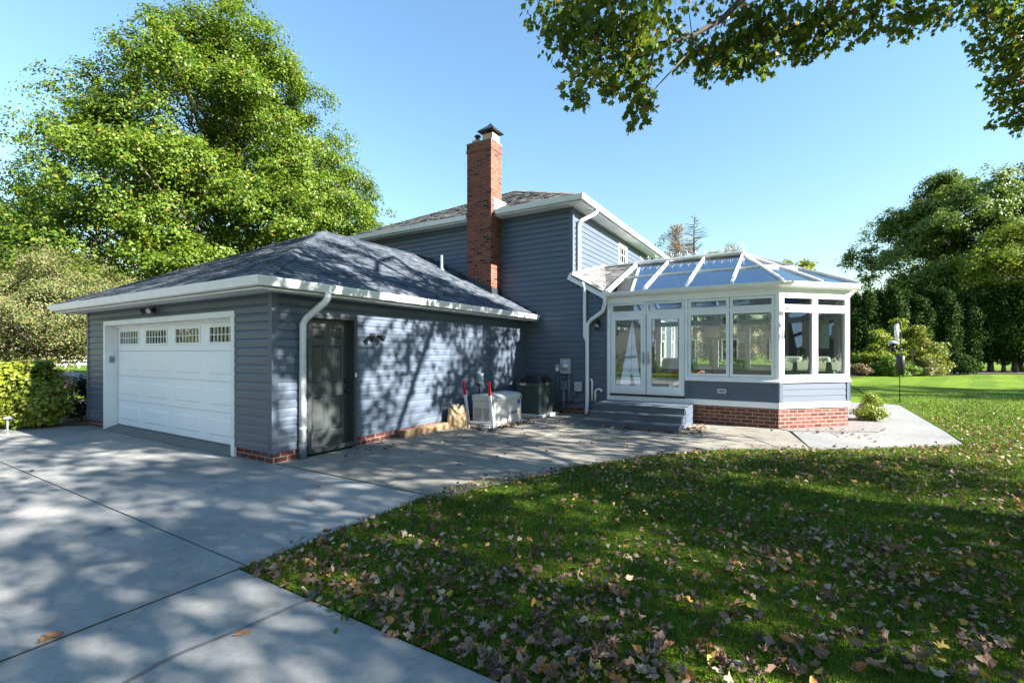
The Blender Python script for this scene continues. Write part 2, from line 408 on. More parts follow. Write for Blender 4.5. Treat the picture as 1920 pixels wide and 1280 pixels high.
# ------------------------------------------------------------------ ground
def sheet(name,poly,z,mat,thick=0):
    mb=MB()
    if thick: mb.prism(poly,z-thick,z)
    else: mb.face([(x,y,z) for x,y in poly],[(x,y) for x,y in poly])
    o=mb.build(name,mat); tag(o,kind='structure'); return o
mb=MB(); G=24; S=420.0
for i in range(G):
    for j in range(G):
        x0=-S+i*2*S/G; y0=-S+j*2*S/G; d=2*S/G
        mb.face([(x0,y0,-.03),(x0+d,y0,-.03),(x0+d,y0+d,-.03),(x0,y0+d,-.03)])
o=mb.build('ground',M['grassground']); tag(o,kind='structure')

LX=-3.5; LY=1.93
arc=[(LX,4.0),(-3.44,4.45),(-3.27,4.9),(-2.96,5.38),(-2.62,6.05),(-2.33,6.6),(-1.75,7.5),(-1.05,8.35),(-.45,8.75),(.1,9.05),(.75,9.45),(1.35,9.95),(2.0,10.5),(2.55,11.05)]
walk_r=[(2.62,12.6),(2.66,15.0),(2.72,18.0)]
lawn=[(LX,LY),(LX,3.0)]+arc+walk_r+[(2.3,18.4),(2.3,40),(40,40),(40,LY-.05)]
sheet('lawn',lawn,-.004,M['grassground'])
g1=.011
# driveway slabs with open joints, over a dirt bed
sheet('driveway_bed',[(-60,-7),(14,-7),(14,1.9),(-3.52,1.9),(-3.52,3.98),(-60,3.98)],-.016,M['joint'])
mb=MB()
def slab(x0,x1,y0,y1,z=0.0): mb.box(x0,x1,y0,y1,z-.014,z)
slab(-13.3,LX-.02,1.98,3.975)
slab(-13.3,LX-.035,-3.6,1.965); slab(LX+.02-.03,14,-3.6,LY-.02)
slab(-13.3,LX-.035,-7,-3.62); slab(LX-.01,14,-7,-3.62)
slab(-60,-13.315,-7,-3.62); slab(-60,-13.315,-3.6,2.7)
mb.prism([(-13.315,2.71),(-13.315,3.9),(-14.6,2.95),(-16.5,2.71)],-.014,0)
o=mb.build('driveway',M['concrete'],bevel=.003); tag(o,kind='structure')
mb=MB(); mb.face([(LX-.037,-7,-.0012),(LX-.008,-7,-.0012),(LX-.008,LY+.02,-.0012),(LX-.037,LY+.02,-.0012)]); tag(mb.build('joint_filler',M['jointfill']),kind='structure')
mb=MB()
pl=[gp(*p) for p in ((212,1300),(235,1280),(305,1240),(350,1220),(450,1180),(525,1147),(575,1125),(600,1108))]
for (a,b) in zip(pl,pl[1:]):
    a,b=Vector(a),Vector(b); n=Vector((-(b-a).y,(b-a).x)).normalized()*.016
    mb.face([(*(a-n),.004),(*(b-n),.004),(*(b+n),.004),(*(a+n),.004)])
o=mb.build('driveway_crack_sealer',M['crack']); tag(o,kind='structure')
# patio: two strips either side of a control joint, and outer fields
po=[(-3.385,4.02),(-3.36,4.6),(-3.3,5.05),(-3.08,5.5)]
patio_edge=[(LX+.1,4.02)]
mb=MB()
mb.prism([(-6.35,4.01),(-4.225,4.01),(-4.225,7.595),(-6.35,7.595)],-.04,.004)
mb.prism([(-4.21,4.01),(-3.385,4.01),(-3.36,4.6),(-3.3,5.05),(-3.08,5.5),(-2.62,6.12),(-2.28,6.65),(-1.72,7.5),(-1.66,7.595),(-4.21,7.595)],-.04,.004)
mb.prism([(-6.35,7.61),(-4.1,7.61),(-4.1,11.2),(-6.35,11.2)],-.04,.002)
mb.prism([(-4.085,7.61),(-1.65,7.61),(-1.02,8.38),(-.42,8.78),(-.2,8.9),(-.95,10.2),(-.2,11.1),(-.2,11.18),(-4.085,11.18)],-.04,.002)
mb.prism([(-.19,8.92),(.1,9.08),(.22,9.15),(-.12,11.0),(-.19,11.08),(-.93,10.2)],-.04,.003)
o=mb.build('patio',M['concrete2'],bevel=.005); tag(o,kind='structure')
mb=MB(); mb.face([(x,y,-.012) for x,y in [(-6.4,3.98),(LX,3.98)]+arc[1:10]+[(0,11.2),(-6.4,11.2)]])
tag(mb.build('patio_bed',M['joint']),kind='structure')
mb=MB()
inner=[(LX+.03,4.03),(-3.3,4.5),(-3.14,4.95),(-2.93,5.35),(-2.72,5.75)]; outer=[(-3.37,4.03),(-3.345,4.6),(-3.285,5.05),(-3.06,5.5),(-2.85,5.85)]
inner=[(-3.28,4.08),(-3.16,4.55),(-3.0,4.95),(-2.82,5.33),(-2.62,5.72)]
L=0
for k in range(4):
    a,b,c,d=outer[k],outer[k+1],inner[k+1],inner[k]; l2=L+math.dist(a,b)
    mb.face([(*a,.003),(*b,.003),(*c,.003),(*d,.003)],[(L,0),(l2,0),(l2,.24),(L,.24)]); L=l2
tag(mb.build('paver_border',M['paver']),kind='structure')
# pale walkway past the sunroom, mulch bed
sheet('walkway',[(.235,9.16),(.78,9.5),(1.37,9.98),(2.0,10.52),(2.5,11.06),(2.58,12.6),(2.62,15),(2.68,18),(2.3,18.35),(1.9,18.3),(1.75,15.5),(1.62,12.4),(1.42,11.78),(-.05,10.95)],.006,M['concrete3'],.05)
sheet('mulch_bed',[(-.06,10.97),(1.42,11.8),(1.62,12.42),(1.74,15.5),(1.9,18.3),(.9,18.3),(.9,12.4),(-.3,11.15)],.012,M['gravel'])
sheet('hedge_bed',[(-13.2,3.9),(-14.6,3.0),(-16.6,2.75),(-21,2.75),(-21,7),(-13.2,9)],.01,M['mulch'])
# a road curving by beyond the hedge on the left, and its kerb
rd=[at(160,20),at(190,23),at(175,30),at(150,36),at(60,40),at(-300,42),at(-300,38),at(30,36),at(100,32),at(118,26),at(110,22),at(60,18),at(100,15.5)]
sheet('road',rd,.0,M['concrete3'])
mb=MB(); kp=[at(104,21.8),at(118,24),at(122,27.5),at(100,32),at(30,36)]
mb.sweep([(0,0),(.5,0),(.5,.1),(0,.1)],kp)
tag(mb.build('kerb',M['brick']),kind='structure')

# ------------------------------------------------------------------ the house
H=empty('house',(-9,11.26,0),0,'two storey slate blue house with attached garage, tall brick chimney and glazed sunroom','house')
H_INV=Matrix.Translation((9,-11.26,0))
def part(mb,name,mat,parent=H,bevel=0,fix=True):
    o=mb.build(name,mat,parent,fix,bevel)
    o.matrix_parent_inverse=Matrix.Identity(4) if parent is not H else H_INV
    return o
GX0,GX1,GY0,HY=-13.2,-6.4,3.95,11.26
HX0,HX1,HY2=-13.35,-4.98,24.0
PG=Plane(GX1,0,0,1,1,0); PF=Plane(0,GY0,1,0,0,-1); PH=Plane(0,HY,1,0,0,-1); PR=Plane(HX1,0,0,1,1,0); PL=Plane(GX0,0,0,1,-1,0)
PB=Plane(0,HY2,1,0,0,1)
SOF=2.47; SB=.15
# garage walls
mb=MB()
siding(mb,PF,GX0,GX1,SB,SOF,holes=[(-12.31,-7.35,-1,2.235)])
w_front=part(mb,'garage_wall',M['siding'],fix=False)
mb=MB(); siding(mb,PG,GY0,HY,SB,SOF,holes=[(4.50,5.44,-1,2.19)]); part(mb,'garage_wall',M['siding'],fix=False)
mb=MB(); siding(mb,PL,GY0,HY,SB,SOF); part(mb,'garage_wall',M['siding'],fix=False)
mb=MB()
PG.box(mb,GY0-.028,GY0+.07,SB-.01,SOF,.0,.028); PF.box(mb,GX1-.07,GX1,SB-.01,SOF,.0,.028)
part(mb,'corner_trim',M['trimdark']); mb=MB()
PF.box(mb,GX0,GX0+.07,SB-.01,SOF,0,.028); PL.box(mb,GY0-.028,GY0+.07,SB-.01,SOF,0,.028)
part(mb,'corner_trim',M['trimdark'])
mb=MB()
mb.sweep([(-.15,-.2),(-.004,-.2),(-.004,SB),(-.15,SB)],[(GX0,GY0),(-12.31,GY0)]); part(mb,'brick_foundation',M['brick']); mb=MB(); mb.sweep([(-.15,-.2),(-.004,-.2),(-.004,SB),(-.15,SB)],[(-7.35,GY0),(GX1,GY0),(GX1,4.5)]); part(mb,'brick_foundation',M['brick']); mb=MB()
mb.sweep([(-.15,-.2),(-.004,-.2),(-.004,SB),(-.15,SB)],[(GX1,5.44),(GX1,HY)]); part(mb,'brick_foundation',M['brick']); mb=MB()
mb.sweep([(-.15,-.2),(-.004,-.2),(-.004,.16),(-.15,.16)],[(GX1+.02,HY),(-4.05,HY)])
part(mb,'brick_foundation',M['brick'])
# house walls
def rake(z):                        # right-hand end of the gabled-out ground floor wall at height z
    return HX1 if z>3.50 else min(-4.02, -4.02-(z-2.99)/(3.50-2.99)*.96) if z>2.99 else -4.02
HS=5.40
mb=MB(); siding(mb,PH,HX0,-4.02,.16,HS,course=.142,lim=lambda z: rake(z),deep=.021)
part(mb,'house_wall',M['siding'],fix=False)
UW=(14.95,15.85,3.95,5.22); W1=(18.3,19.2,1.2,2.95); W2=(20.6,21.5,1.2,2.95); W3=(22.6,23.3,1.2,2.95)
mb=MB(); siding(mb,PR,HY,HY2,.2,HS,course=.142,holes=[UW,W1,W2,W3],deep=.021)
part(mb,'house_wall',M['siding'],fix=False)
mb=MB(); siding(mb,PB,HX0,HX1,.2,HS,course=.142); siding(mb,Plane(HX0,0,0,1,-1,0),HY,HY2,.2,HS,course=.142)
part(mb,'house_wall',M['siding'],fix=False)
mb=MB()
PH.box(mb,HX1-.08,HX1,3.45,HS,0,.03); PR.box(mb,HY-.03,HY+.08,3.3,HS,0,.03)
part(mb,'corner_trim',M['trimdark']); mb=MB()
PH.box(mb,-4.10,-4.0,.16,2.98,0.0,.032); part(mb,'corner_trim',M['trimdark']); mb=MB()
PH.box(mb,GX1+.0,GX1+.05,.16,SOF,0,.018)
part(mb,'corner_trim',M['trimdark'])
# soffits
def soffit(path,z,w,name='soffit',closed=False,ribs=()):
    mb=MB()
    for r_ in ribs: mb.box(*r_)
    mb.sweep([(-.02,z-.012),(w,z-.012),(w,z),(-.02,z)],path,closed); return part(mb,name,M['soffit'])
EO=.42
soffit([(GX0,HY-.02),(GX0,GY0),(GX1,GY0),(GX1,HY-.02)],SOF,EO,ribs=[(GX1+.04,GX1+EO-.03,y,y+.012,SOF-.018,SOF-.0121) for y in np.arange(GY0+.2,HY-.1,.3)]+[(x,x+.012,GY0-EO+.03,GY0-.04,SOF-.018,SOF-.0121) for x in np.arange(GX0+.1,GX1,.3)])
soffit([(HX0,HY),(HX1,HY),(HX1,HY2),(HX0,HY2)],HS,.40,closed=True,ribs=[(x,x+.012,HY-.37,HY-.04,HS-.018,HS-.0121) for x in np.arange(HX0+.1,HX1,.3)]+[(HX1+.04,HX1+.37,y,y+.012,HS-.018,HS-.0121) for y in np.arange(HY+.2,HY2,.3)])
# fascia + gutter (K profile)
def gutter(path,z,out,name='gutter',closed=False,mat="whitemetal"):
    mb=MB()
    mb.sweep([(out-.02,z-.02),(out,z-.02),(out,z+.15),(out-.02,z+.15)],path,closed)
    mb.sweep([(out+.003,z+.02),(out+.075,z+.02),(out+.088,z+.06),(out+.098,z+.085),(out+.112,z+.12),(out+.112,z+.135),(out+.098,z+.135),(out+.095,z+.11),(out+.003,z+.11)],path,closed)
    return part(mb,name,M[mat])
gutter([(GX0,HY-.02),(GX0,GY0),(GX1,GY0),(GX1,HY-.1)],SOF-.012,EO)
gutter([(HX0,HY),(-8.06,HY)],HS-.012,.40); gutter([(-7.08,HY),(HX1,HY),(HX1,HY2),(HX0,HY2),(HX0,HY)],HS-.012,.40)
# roofs
def clip(poly,ax,val,keep_hi):
    r=[]; n=len(poly)
    for k in range(n):
        p,q_=poly[k],poly[(k+1)%n]; a=(p[ax]-val)*(1 if keep_hi else -1); b=(q_[ax]-val)*(1 if keep_hi else -1)
        if a>=0: r.append(p)
        if (a>=0)!=(b>=0):
            t=a/(a-b); r.append((p[0]+(q_[0]-p[0])*t,p[1]+(q_[1]-p[1])*t))
    return r
def shingled(mb,P,a,u,course=.143,seed=5):
    # lapped courses of laminated tabs, each tab a little piece of its own
    n=a.cross(u).normalized(); n=n if n.z>0 else -n
    o=P[0]; uv=[((p-o).dot(a),(p-o).dot(u)) for p in P]; rr_=random.Random(seed)
    v0=min(q_[1] for q_ in uv); v1=max(q_[1] for q_ in uv); k=0
    while v0+k*course<v1-.01:
        va,vb=v0+k*course,min(v0+(k+1)*course,v1); k+=1
        st=clip(clip(uv,1,va,True),1,vb,False)
        if len(st)<3: continue
        x=min(q_[0] for q_ in st)-rr_.uniform(0,.2); xe=max(q_[0] for q_ in st)
        while x<xe:
            w=rr_.choice((.12,.17,.17,.22,.3)); t=clip(clip(st,0,x,True),0,x+w,False); x+=w
            if len(t)<3: continue
            h=rr_.choice((.005,.007,.012,.014))
            f=lambda q_,e=0: o+a*q_[0]+u*q_[1]+n*(.001+h*(1-(q_[1]-va)/course)+e)
            mb.face([f(q_) for q_ in t])
            lo=[q_ for q_ in t if abs(q_[1]-va)<1e-6]
            if len(lo)>=2:
                lo.sort(); mb.face([o+a*lo[0][0]+u*va-n*.004,o+a*lo[-1][0]+u*va-n*.004,f(lo[-1]),f(lo[0])])
def roofplane(mb,pts,along,up):
    # pts on a plane; uv: metres along the eave and up the slope
    a,u=Vector(along).normalized(),Vector(up).normalized(); P=[Vector(p) for p in pts]
    shingled(mb,P,a,u); P=[p-Vector((0,0,.008)) for p in P]
    uv=[(p.dot(a),(p-P[0]).dot(u)) for p in P]
    n=a.cross(u).normalized(); n=n if n.z>0 else -n
    mb.face(P,uv)
    for k in range(len(P)):
        q,r=P[k],P[(k+1)%len(P)]; mb.face([q,r,r-Vector((0,0,.03)),q-Vector((0,0,.03))],[(0,0),(.1,0),(.1,.02),(0,.02)])
EG=EO+.035; ez=SOF+.135
ex0,ex1,ey=GX0-EG,GX1+EG,GY0-EG; hw=(ex1-ex0)/2; rz=ez+hw*.5; rx=(ex0+ex1)/2; ry=ey+hw
mb=MB(); up=(0,1,.5)
roofplane(mb,[(ex0,ey,ez),(ex1,ey,ez),(rx,ry,rz)],(1,0,0),(0,1,.5))
roofplane(mb,[(ex1,ey,ez),(ex1,HY-.017,ez),(rx,HY-.017,rz),(rx,ry,rz)],(0,1,0),(-1,0,.5))
roofplane(mb,[(ex0,HY-.017,ez),(ex0,ey,ez),(rx,ry,rz),(rx,HY-.017,rz)],(0,-1,0),(1,0,.5))
part(mb,'garage_roof',M['shingle'],fix=False)
EH=.435; hz=HS+.125; hx0,hx1,hy0,hy1=HX0-EH,HX1+EH,HY-EH,HY2+EH; hh=(hx1-hx0)/2; hrz=hz+hh*.49; hrx=(hx0+hx1)/2
mb=MB()
roofplane(mb,[(hx0,hy0,hz),(hx1,hy0,hz),(hrx,hy0+hh,hrz)],(1,0,0),(0,1,.49))
roofplane(mb,[(hx1,hy0,hz),(hx1,hy1,hz),(hrx,hy1-hh,hrz),(hrx,hy0+hh,hrz)],(0,1,0),(-1,0,.49))
roofplane(mb,[(hx1,hy1,hz),(hx0,hy1,hz),(hrx,hy1-hh,hrz)],(1,0,0),(0,-1,.49))
roofplane(mb,[(hx0,hy1,hz),(hx0,hy0,hz),(hrx,hy0+hh,hrz),(hrx,hy1-hh,hrz)],(0,1,0),(1,0,.49))
part(mb,'roof',M['shingle2'],fix=False)
# hip and ridge caps: short bent shingles lapped up the hip
def caps(mb,a,b,na,nb,step=.15,w=.13):
    a,b=Vector(a),Vector(b); d=(b-a); n=int(d.length/step); d.normalize()
    sa=d.cross(Vector(na)).normalized(); sb=d.cross(Vector(nb)).normalized()
    if sa.dot(Vector(na).cross(Vector((0,0,1))).cross(Vector(na)))>0: sa=-sa
    if sb.z>0: sb=-sb
    if sa.z>0: sa=-sa
    for k in range(n):
        p=a+d*k*step; q=p+d*(step+.06); lo,hi=Vector((0,0,.026)),Vector((0,0,.010))
        for s in (sa,sb):
            mb.face([p+lo,q+hi,q+s*w+hi,p+s*w+lo],[(k*.31%1,0),(k*.31%1,.1),(k*.31%1+.1,.1),(k*.31%1+.1,0)])
            mb.face([p+lo,p+s*w+lo,p+s*w,p])
nF=(0,-.447,.894); nR=(.447,0,.894); nLf=(-.447,0,.894); nBk=(0,.447,.894)
mb=MB()
caps(mb,(ex1,ey,ez),(rx,ry,rz),nF,nR); caps(mb,(ex0,ey,ez),(rx,ry,rz),nF,nLf); caps(mb,(rx,ry,rz),(rx,HY,rz),nR,nLf)
part(mb,'ridge_cap',M['shingle'],fix=False)
mb=MB()
caps(mb,(hx1,hy0,hz),(hrx,hy0+hh,hrz),nF,nR); caps(mb,(hx0,hy0,hz),(hrx,hy0+hh,hrz),nF,nLf); caps(mb,(hrx,hy0+hh,hrz),(hrx,hy1-hh,hrz),nR,nLf)
part(mb,'ridge_cap',M['shingle2'],fix=False)
# flashing where the garage roof meets the house wall
for xa,xb in ((rx,-8.06),(-7.08,ex1-.12)):
    mb=MB(); za=rz-(xa-rx)*.5; zb=rz-(xb-rx)*.5
    mb.face([(xa,HY-.0185,za-.02),(xb,HY-.0185,zb-.02),(xb,HY-.0185,zb+.045),(xa,HY-.0185,za+.045)]); part(mb,'step_flashing',M['flashing'],fix=False)
# vent pipe
mb=MB(); vx,vy=-8.59,10.32; vz=ez+(ex1-vx)*.5
mb.lathe([(.10,-.03),(.06,.04),(.045,.06),(.043,.42),(.036,.42),(.036,.3)],(vx,vy,vz),12)
part(mb,'vent_pipe',M['conduit'])

# chimney
cx0,cx1,cy0,cy1=-7.98,-7.16,10.71,11.235
ct=7.50
mb=MB()
path=[(cx0,cy0),(cx1,cy0),(cx1,11.82),(cx0,11.82)]
mb.sweep([(-.2,2.6),(0,2.6),(0,ct-.28),(.018,ct-.28),(.018,ct-.19),(.006,ct-.19),(.006,ct-.04),(-.2,ct-.04)],[(cx0,cy0),(cx1,cy0),(cx1,11.25),(cx0,11.25)],True)
chim=part(mb,'chimney',M['chimbrick'])
mb=MB(); mb.box(cx0-.012,cx1+.012,cy0-.012,11.262,ct-.04,ct-.005); mb.box(cx0+.03,cx1-.03,cy0+.03,11.22,ct-.005,ct+.02)
part(mb,'crown',M['apron'],chim).matrix_parent_inverse=Matrix.Identity(4)
mb=MB(); fx,fy=-7.35,10.98
mb.sweep([(-.03,ct+.02),(0,ct+.02),(0,ct+.20),(-.03,ct+.20)],[(fx-.17,fy-.17),(fx+.17,fy-.17),(fx+.17,fy+.17),(fx-.17,fy+.17)],True)
part(mb,'flue',M['clay'],chim)
mb=MB(); mb.sweep([(-.02,ct+.02),(0,ct+.02),(0,ct+.15),(-.02,ct+.15)],[(-7.93,10.88),(-7.70,10.88),(-7.70,11.1),(-7.93,11.1)],True)
part(mb,'flue',M['clay'],chim)
mb=MB()
r0,z0=.27,ct+.29
base=[(fx-r0,fy-r0,z0),(fx+r0,fy-r0,z0),(fx+r0,fy+r0,z0),(fx-r0,fy+r0,z0)]
mid=[(fx-.08,fy-.08,z0+.17),(fx+.08,fy-.08,z0+.17),(fx+.08,fy+.08,z0+.17),(fx-.08,fy+.08,z0+.17)]; tip=(fx,fy,z0+.27)
low=[(x,y,z-.03) for x,y,z in base]
for k in range(4):
    mb.face([base[k],base[(k+1)%4],mid[(k+1)%4],mid[k]]); mb.face([mid[k],mid[(k+1)%4],tip]); mb.face([low[k],low[(k+1)%4],base[(k+1)%4],base[k]])
mb.face(low[::-1])
for sx in (-.15,.15):
    for sy in (-.15,.15): mb.box(fx+sx-.012,fx+sx+.012,fy+sy-.012,fy+sy+.012,ct+.2,z0)
part(mb,'chimney_cap',M['black'],chim)
mb=MB(); mb.lathe([(.07,0),(.07,.05),(.05,.06),(.05,.11),(.10,.12),(.09,.15),(.03,.19)],(-7.81,10.99,ct+.15),12)
part(mb,'chimney_cap',M['black'],chim)
mb=MB()
for k in range(6):
    x=cx0-.02+k*.145; z=ez+(ex1-x)*.5
    mb.box(x,x+.15,cy0-.012,cy0-.002,z-.12,z+.13)
for k in range(4):
    y=cy0-.01+k*.14; z=ez+(ex1-cx1)*.5
    mb.box(cx1+.002,cx1+.012,y,y+.13,z-.08,z+.17)
part(mb,'flashing',M['flashing'],chim)
mb=MB(); mb.box(cx1+.002,cx1+.012,HY-.42,HY+.25,HS+.14,HS+.50); mb.box(cx1+.012,cx1+.16,HY-.40,HY+.25,HS+.155,HS+.165)
part(mb,'flashing',M['galv'],chim)

# garage door: frame, sections, windows
GD0,GD1=-12.22,-7.44; DY=.17
mb=MB()
PF.box(mb,-12.31,GD0,.0,2.235,-.17,.035); PF.box(mb,GD1,-7.35,.0,2.235,-.17,.035); PF.box(mb,GD0,GD1,2.145,2.235,-.17,.035)
PF.box(mb,GD0-.0,GD0+.04,.02,2.145,-.165,-.13); PF.box(mb,GD1-.04,GD1,.02,2.145,-.165,-.13); PF.box(mb,GD0+.04,GD1-.04,2.10,2.145,-.165,-.13)
part(mb,'garage_door_frame',M['white'],bevel=.004)
mb=MB(); mb.face([(GD0,GY0+.16,.085),(GD1,GY0+.16,.085),(GD1,GY0-.07,.008),(GD0,GY0-.07,.008)][::-1]); mb.face([(GD0,GY0+.16,0),(GD0,GY0+.16,.085),(GD0,GY0-.07,.008),(GD0,GY0-.07,0)]); 
mb.face([(GD0,GY0+.3,.085),(GD1,GY0+.3,.085),(GD1,GY0+.16,.085),(GD0,GY0+.16,.085)])
part(mb,'apron',M['apron'])
mb=MB(); sh=2.035/4
W=(GD1-GD0)/4
for r in range(4):
    za=.10+r*sh; zb=za+sh-.006
    if r<3:
        PF.box(mb,GD0,GD1,za,zb,-DY-.04,-DY)
        for c in range(4):
            s0=GD0+c*W+.12; s1=GD0+(c+1)*W-.12
            PF.raised(mb,s0,s1,za+.09,zb-.09,-DY+.001,-.008,.012)
            mbp=None
            PF.raised(mb,s0+.012,s1-.012,za+.102,zb-.102,-DY-.006,.017,.035)
    else:
        for c in range(4):
            s0=GD0+c*W; s1=s0+W
            PF.frame(mb,s0,s1,za,zb,.17,-DY-.04,-DY,.13,.10)
gd=part(mb,'garage_door',M['garagedoor'])
za=.10+3*sh; zb=za+sh-.006
for c in range(4):
    s0=GD0+c*W+.17; s1=GD0+(c+1)*W-.17; a,b=za+.13,zb-.10
    mb=MB(); PF.frame(mb,s0-.03,s1+.03,a-.03,b+.03,.045,-DY+.001,-DY+.014)
    for k in range(1,7): 
        x=s0+.015+(s1-s0-.03)*k/7; PF.box(mb,x-.007,x+.007,a+.012,b-.012,-DY-.008,-DY+.006)
    PF.box(mb,s0+.012,s1-.012,(a+b)/2-.007,(a+b)/2+.007,-DY-.009,-DY+.0055)
    win=part(mb,'window',M['white'],gd)
    mb=MB(); PF.quad(mb,s0,s1,a,b,-DY-.02); part(mb,'window_pane',M['darkglass'],gd,fix=False)
mb=MB(); mb.box(GX0+.1,GX1-.1,GY0+.4,GY0+.42,0,2.4); part(mb,'garage_dark_backing',M['black'])  # black sheet standing in for the darkness of the unlit garage
# entry door
mb=MB(); PG.frame(mb,4.50,5.44,.03,2.19,.06,-.16,.03,wb=.07)
part(mb,'door_frame',M['doortrim'],bevel=.003)
d0,d1,da,db=4.56,5.38,.10,2.13
mb=MB()
cs=[(d0,d0+.12),(d0+.12,d0+.345),(d0+.345,d1-.345),(d1-.345,d1-.12),(d1-.12,d1)]; rs=[(da,da+.22),(da+.22,da+.78),(da+.78,da+.99),(da+.99,da+1.60),(da+1.60,da+1.72),(da+1.72,da+1.90),(da+1.90,db)]
for i,(a,b) in enumerate(cs):
    for j,(c,e) in enumerate(rs):
        if i%2==1 and j%2==1:
            PG.raised(mb,a,b,c,e,-.11,-.014,.02); PG.raised(mb,a+.02,b-.02,c+.02,e-.02,-.124,.010,.025)
        else: PG.quad(mb,a,b,c,e,-.11)
dr=part(mb,'entry_door',M['darkdoor'],fix=False)
mb=MB(); c=PG.pt(d1-.07,1.0,-.11)
for z,r,nm_ in ((.96,.028,'door_knob'),(1.12,.026,'deadbolt')):
    mb=MB()
    p=PG.pt(d1-.07,z,-.11); mb.tube([p,p+Vector((.03,0,0)),p+Vector((.032,0,0)),p+Vector((.065,0,0))],[.032,.032,.014,.014],12)
    q=p+Vector((.06,0,0)); mb.tube([q,q+Vector((.012,0,0)),q+Vector((.03,0,0)),q+Vector((.038,0,0))],[.016,r,r,.012],12)
    part(mb,nm_,M['black'],dr)
mb=MB(); mb.box(GX1-.15,GX1-.0,4.56,5.38,.03,.095); part(mb,'threshold',M['black'])
mb=MB(); PG.box(mb,5.39,5.42,1.18,1.25,.03,.045); part(mb,'doorbell',M['label'])

# downspouts
def spout(mb,pts,w=.085,d=.065):
    # squarish corrugated tube
    P=[Vector(p) for p in pts]
    mb.tube(P,[w*.6]*len(P),8)
mb=MB()
X=GX1; sp=[(X+.47,4.52,SOF+.03),(X+.47,4.52,SOF-.06),(X+.43,4.50,SOF-.13),(X+.13,4.40,SOF-.36),(X+.075,4.38,SOF-.45),(X+.072,4.38,.24)]
spout(mb,sp); mb.tube([(X+.072,4.38,.44),(X+.072,4.38,.445),(X+.072,4.38,.475),(X+.072,4.38,.48)],[.052,.056,.056,.052],8)
dsp=part(mb,'downspout',M['whitemetal'])
mb=MB(); mb.tube([(X+.072,4.38,.25),(X+.072,4.38,.0)],[.062,.062],10); mb.tube([(X+.072,4.38,.25),(X+.072,4.38,.24)],[.066,.066],10)
part(mb,'drain_boot',M['conduit'],dsp)
mb=MB(); mb.box(X+.0,X+.14,4.315,4.445,1.0,1.03)
mb=MB(); x=HX1
spout(mb,[(x+.45,HY+.62,HS+.03),(x+.45,HY+.60,HS-.05),(x+.40,HY+.55,HS-.12),(x+.14,HY+.28,HS-.32),(x+.09,HY+.24,HS-.42),(x+.085,HY+.24,3.62),(x+.14,HY+.16,3.5)])
part(mb,'downspout',M['whitemetal'])
mb=MB(); y=HY-.085
spout(mb,[(-4.70,HY-.02,3.40),(-4.64,y-.02,3.34),(-4.60,y,3.22),(-4.60,y,2.0),(-4.53,y,1.85)],.075)
spout(mb,[(-4.0,HY-.24,2.98),(-4.02,HY-.20,2.80),(-4.10,y-.04,2.62),(-4.42,y,2.42),(-4.52,y,2.30),(-4.53,y,2.15),(-4.53,y,.22),(-4.53,y-.03,.12),(-4.52,y-.05,.02)],.085)
for z in (1.1,): mb.tube([(-4.53,y,z),(-4.53,y,z+.01),(-4.53,y,z+.03),(-4.53,y,z+.035)],[.05,.057,.057,.05],8)
part(mb,'downspout',M['whitemetal'])
# ------------------------------------------------------------------ the sunroom (part of the house)
q=.70710678
SX0,SY=-4.0,11.2
F1,F2=(-.29,11.2),(1.0,12.49); F3,F4=(1.0,14.71),(-.29,16.0)
FP=[(SX0,SY),F1,F2,F3,F4,(SX0,16.0)]
PS=Plane(0,SY,1,0,0,-1); PA=Plane(F1[0],F1[1],q,q,q,-q); PE=Plane(1.0,0,0,1,1,0); PQ=Plane(F3[0],F3[1],-q,q,q,q); PK=Plane(0,16.0,-1,0,0,1)
FL=1.29/q
# brick base
mb=MB(); mb.sweep([(-.15,-.25),(-.02,-.25),(-.02,.42),(-.15,.42)],FP); part(mb,'brick_base',M['brick'])
mb=MB(); mb.sweep([(-.15,.42),(.015,.42),(.02,.425),(.02,.535),(.012,.545),(-.15,.545)],FP); part(mb,'base_trim',M['white'])
# slate panelling below the windows (not under the doors)
mb=MB()
def boards(P,s0,s1):
    n=3; h=(.955-.545)/n
    for k in range(n):
        a=.545+k*h
        mb.face([P.pt(s0,a,.012),P.pt(s1,a,.012),P.pt(s1,a+h,.001),P.pt(s0,a+h,.001)]); mb.face([P.pt(s0,a,0),P.pt(s1,a,0),P.pt(s1,a,.012),P.pt(s0,a,.012)])
for a_ in ((PS,-2.10,-.29),(PA,0,FL),(PE,F2[1],F3[1]),(PQ,0,FL),(PK,.29,4.0)):
    mb=MB(); boards(*a_); part(mb,'siding_panel',M['siding'],fix=False)
mb=MB()
for P,a,b in ((PS,-2.16,-2.06),(PS,-.37,-.272),(PA,-.018,.08),(PA,FL-.08,FL+.018),(PE,F2[1]-.018,F2[1]+.08)):
    mb=MB(); P.box(mb,a,b,.545,.955,.0125,.022); part(mb,'corner_trim',M['trimdark'])
mb=MB()
mb.sweep([(-.14,.955),(.028,.955),(.045,.965),(.045,.99),(.03,1.0),(.012,1.055),(-.14,1.055)],[(-2.16,SY)]+FP[1:])
part(mb,'sill',M['white'])
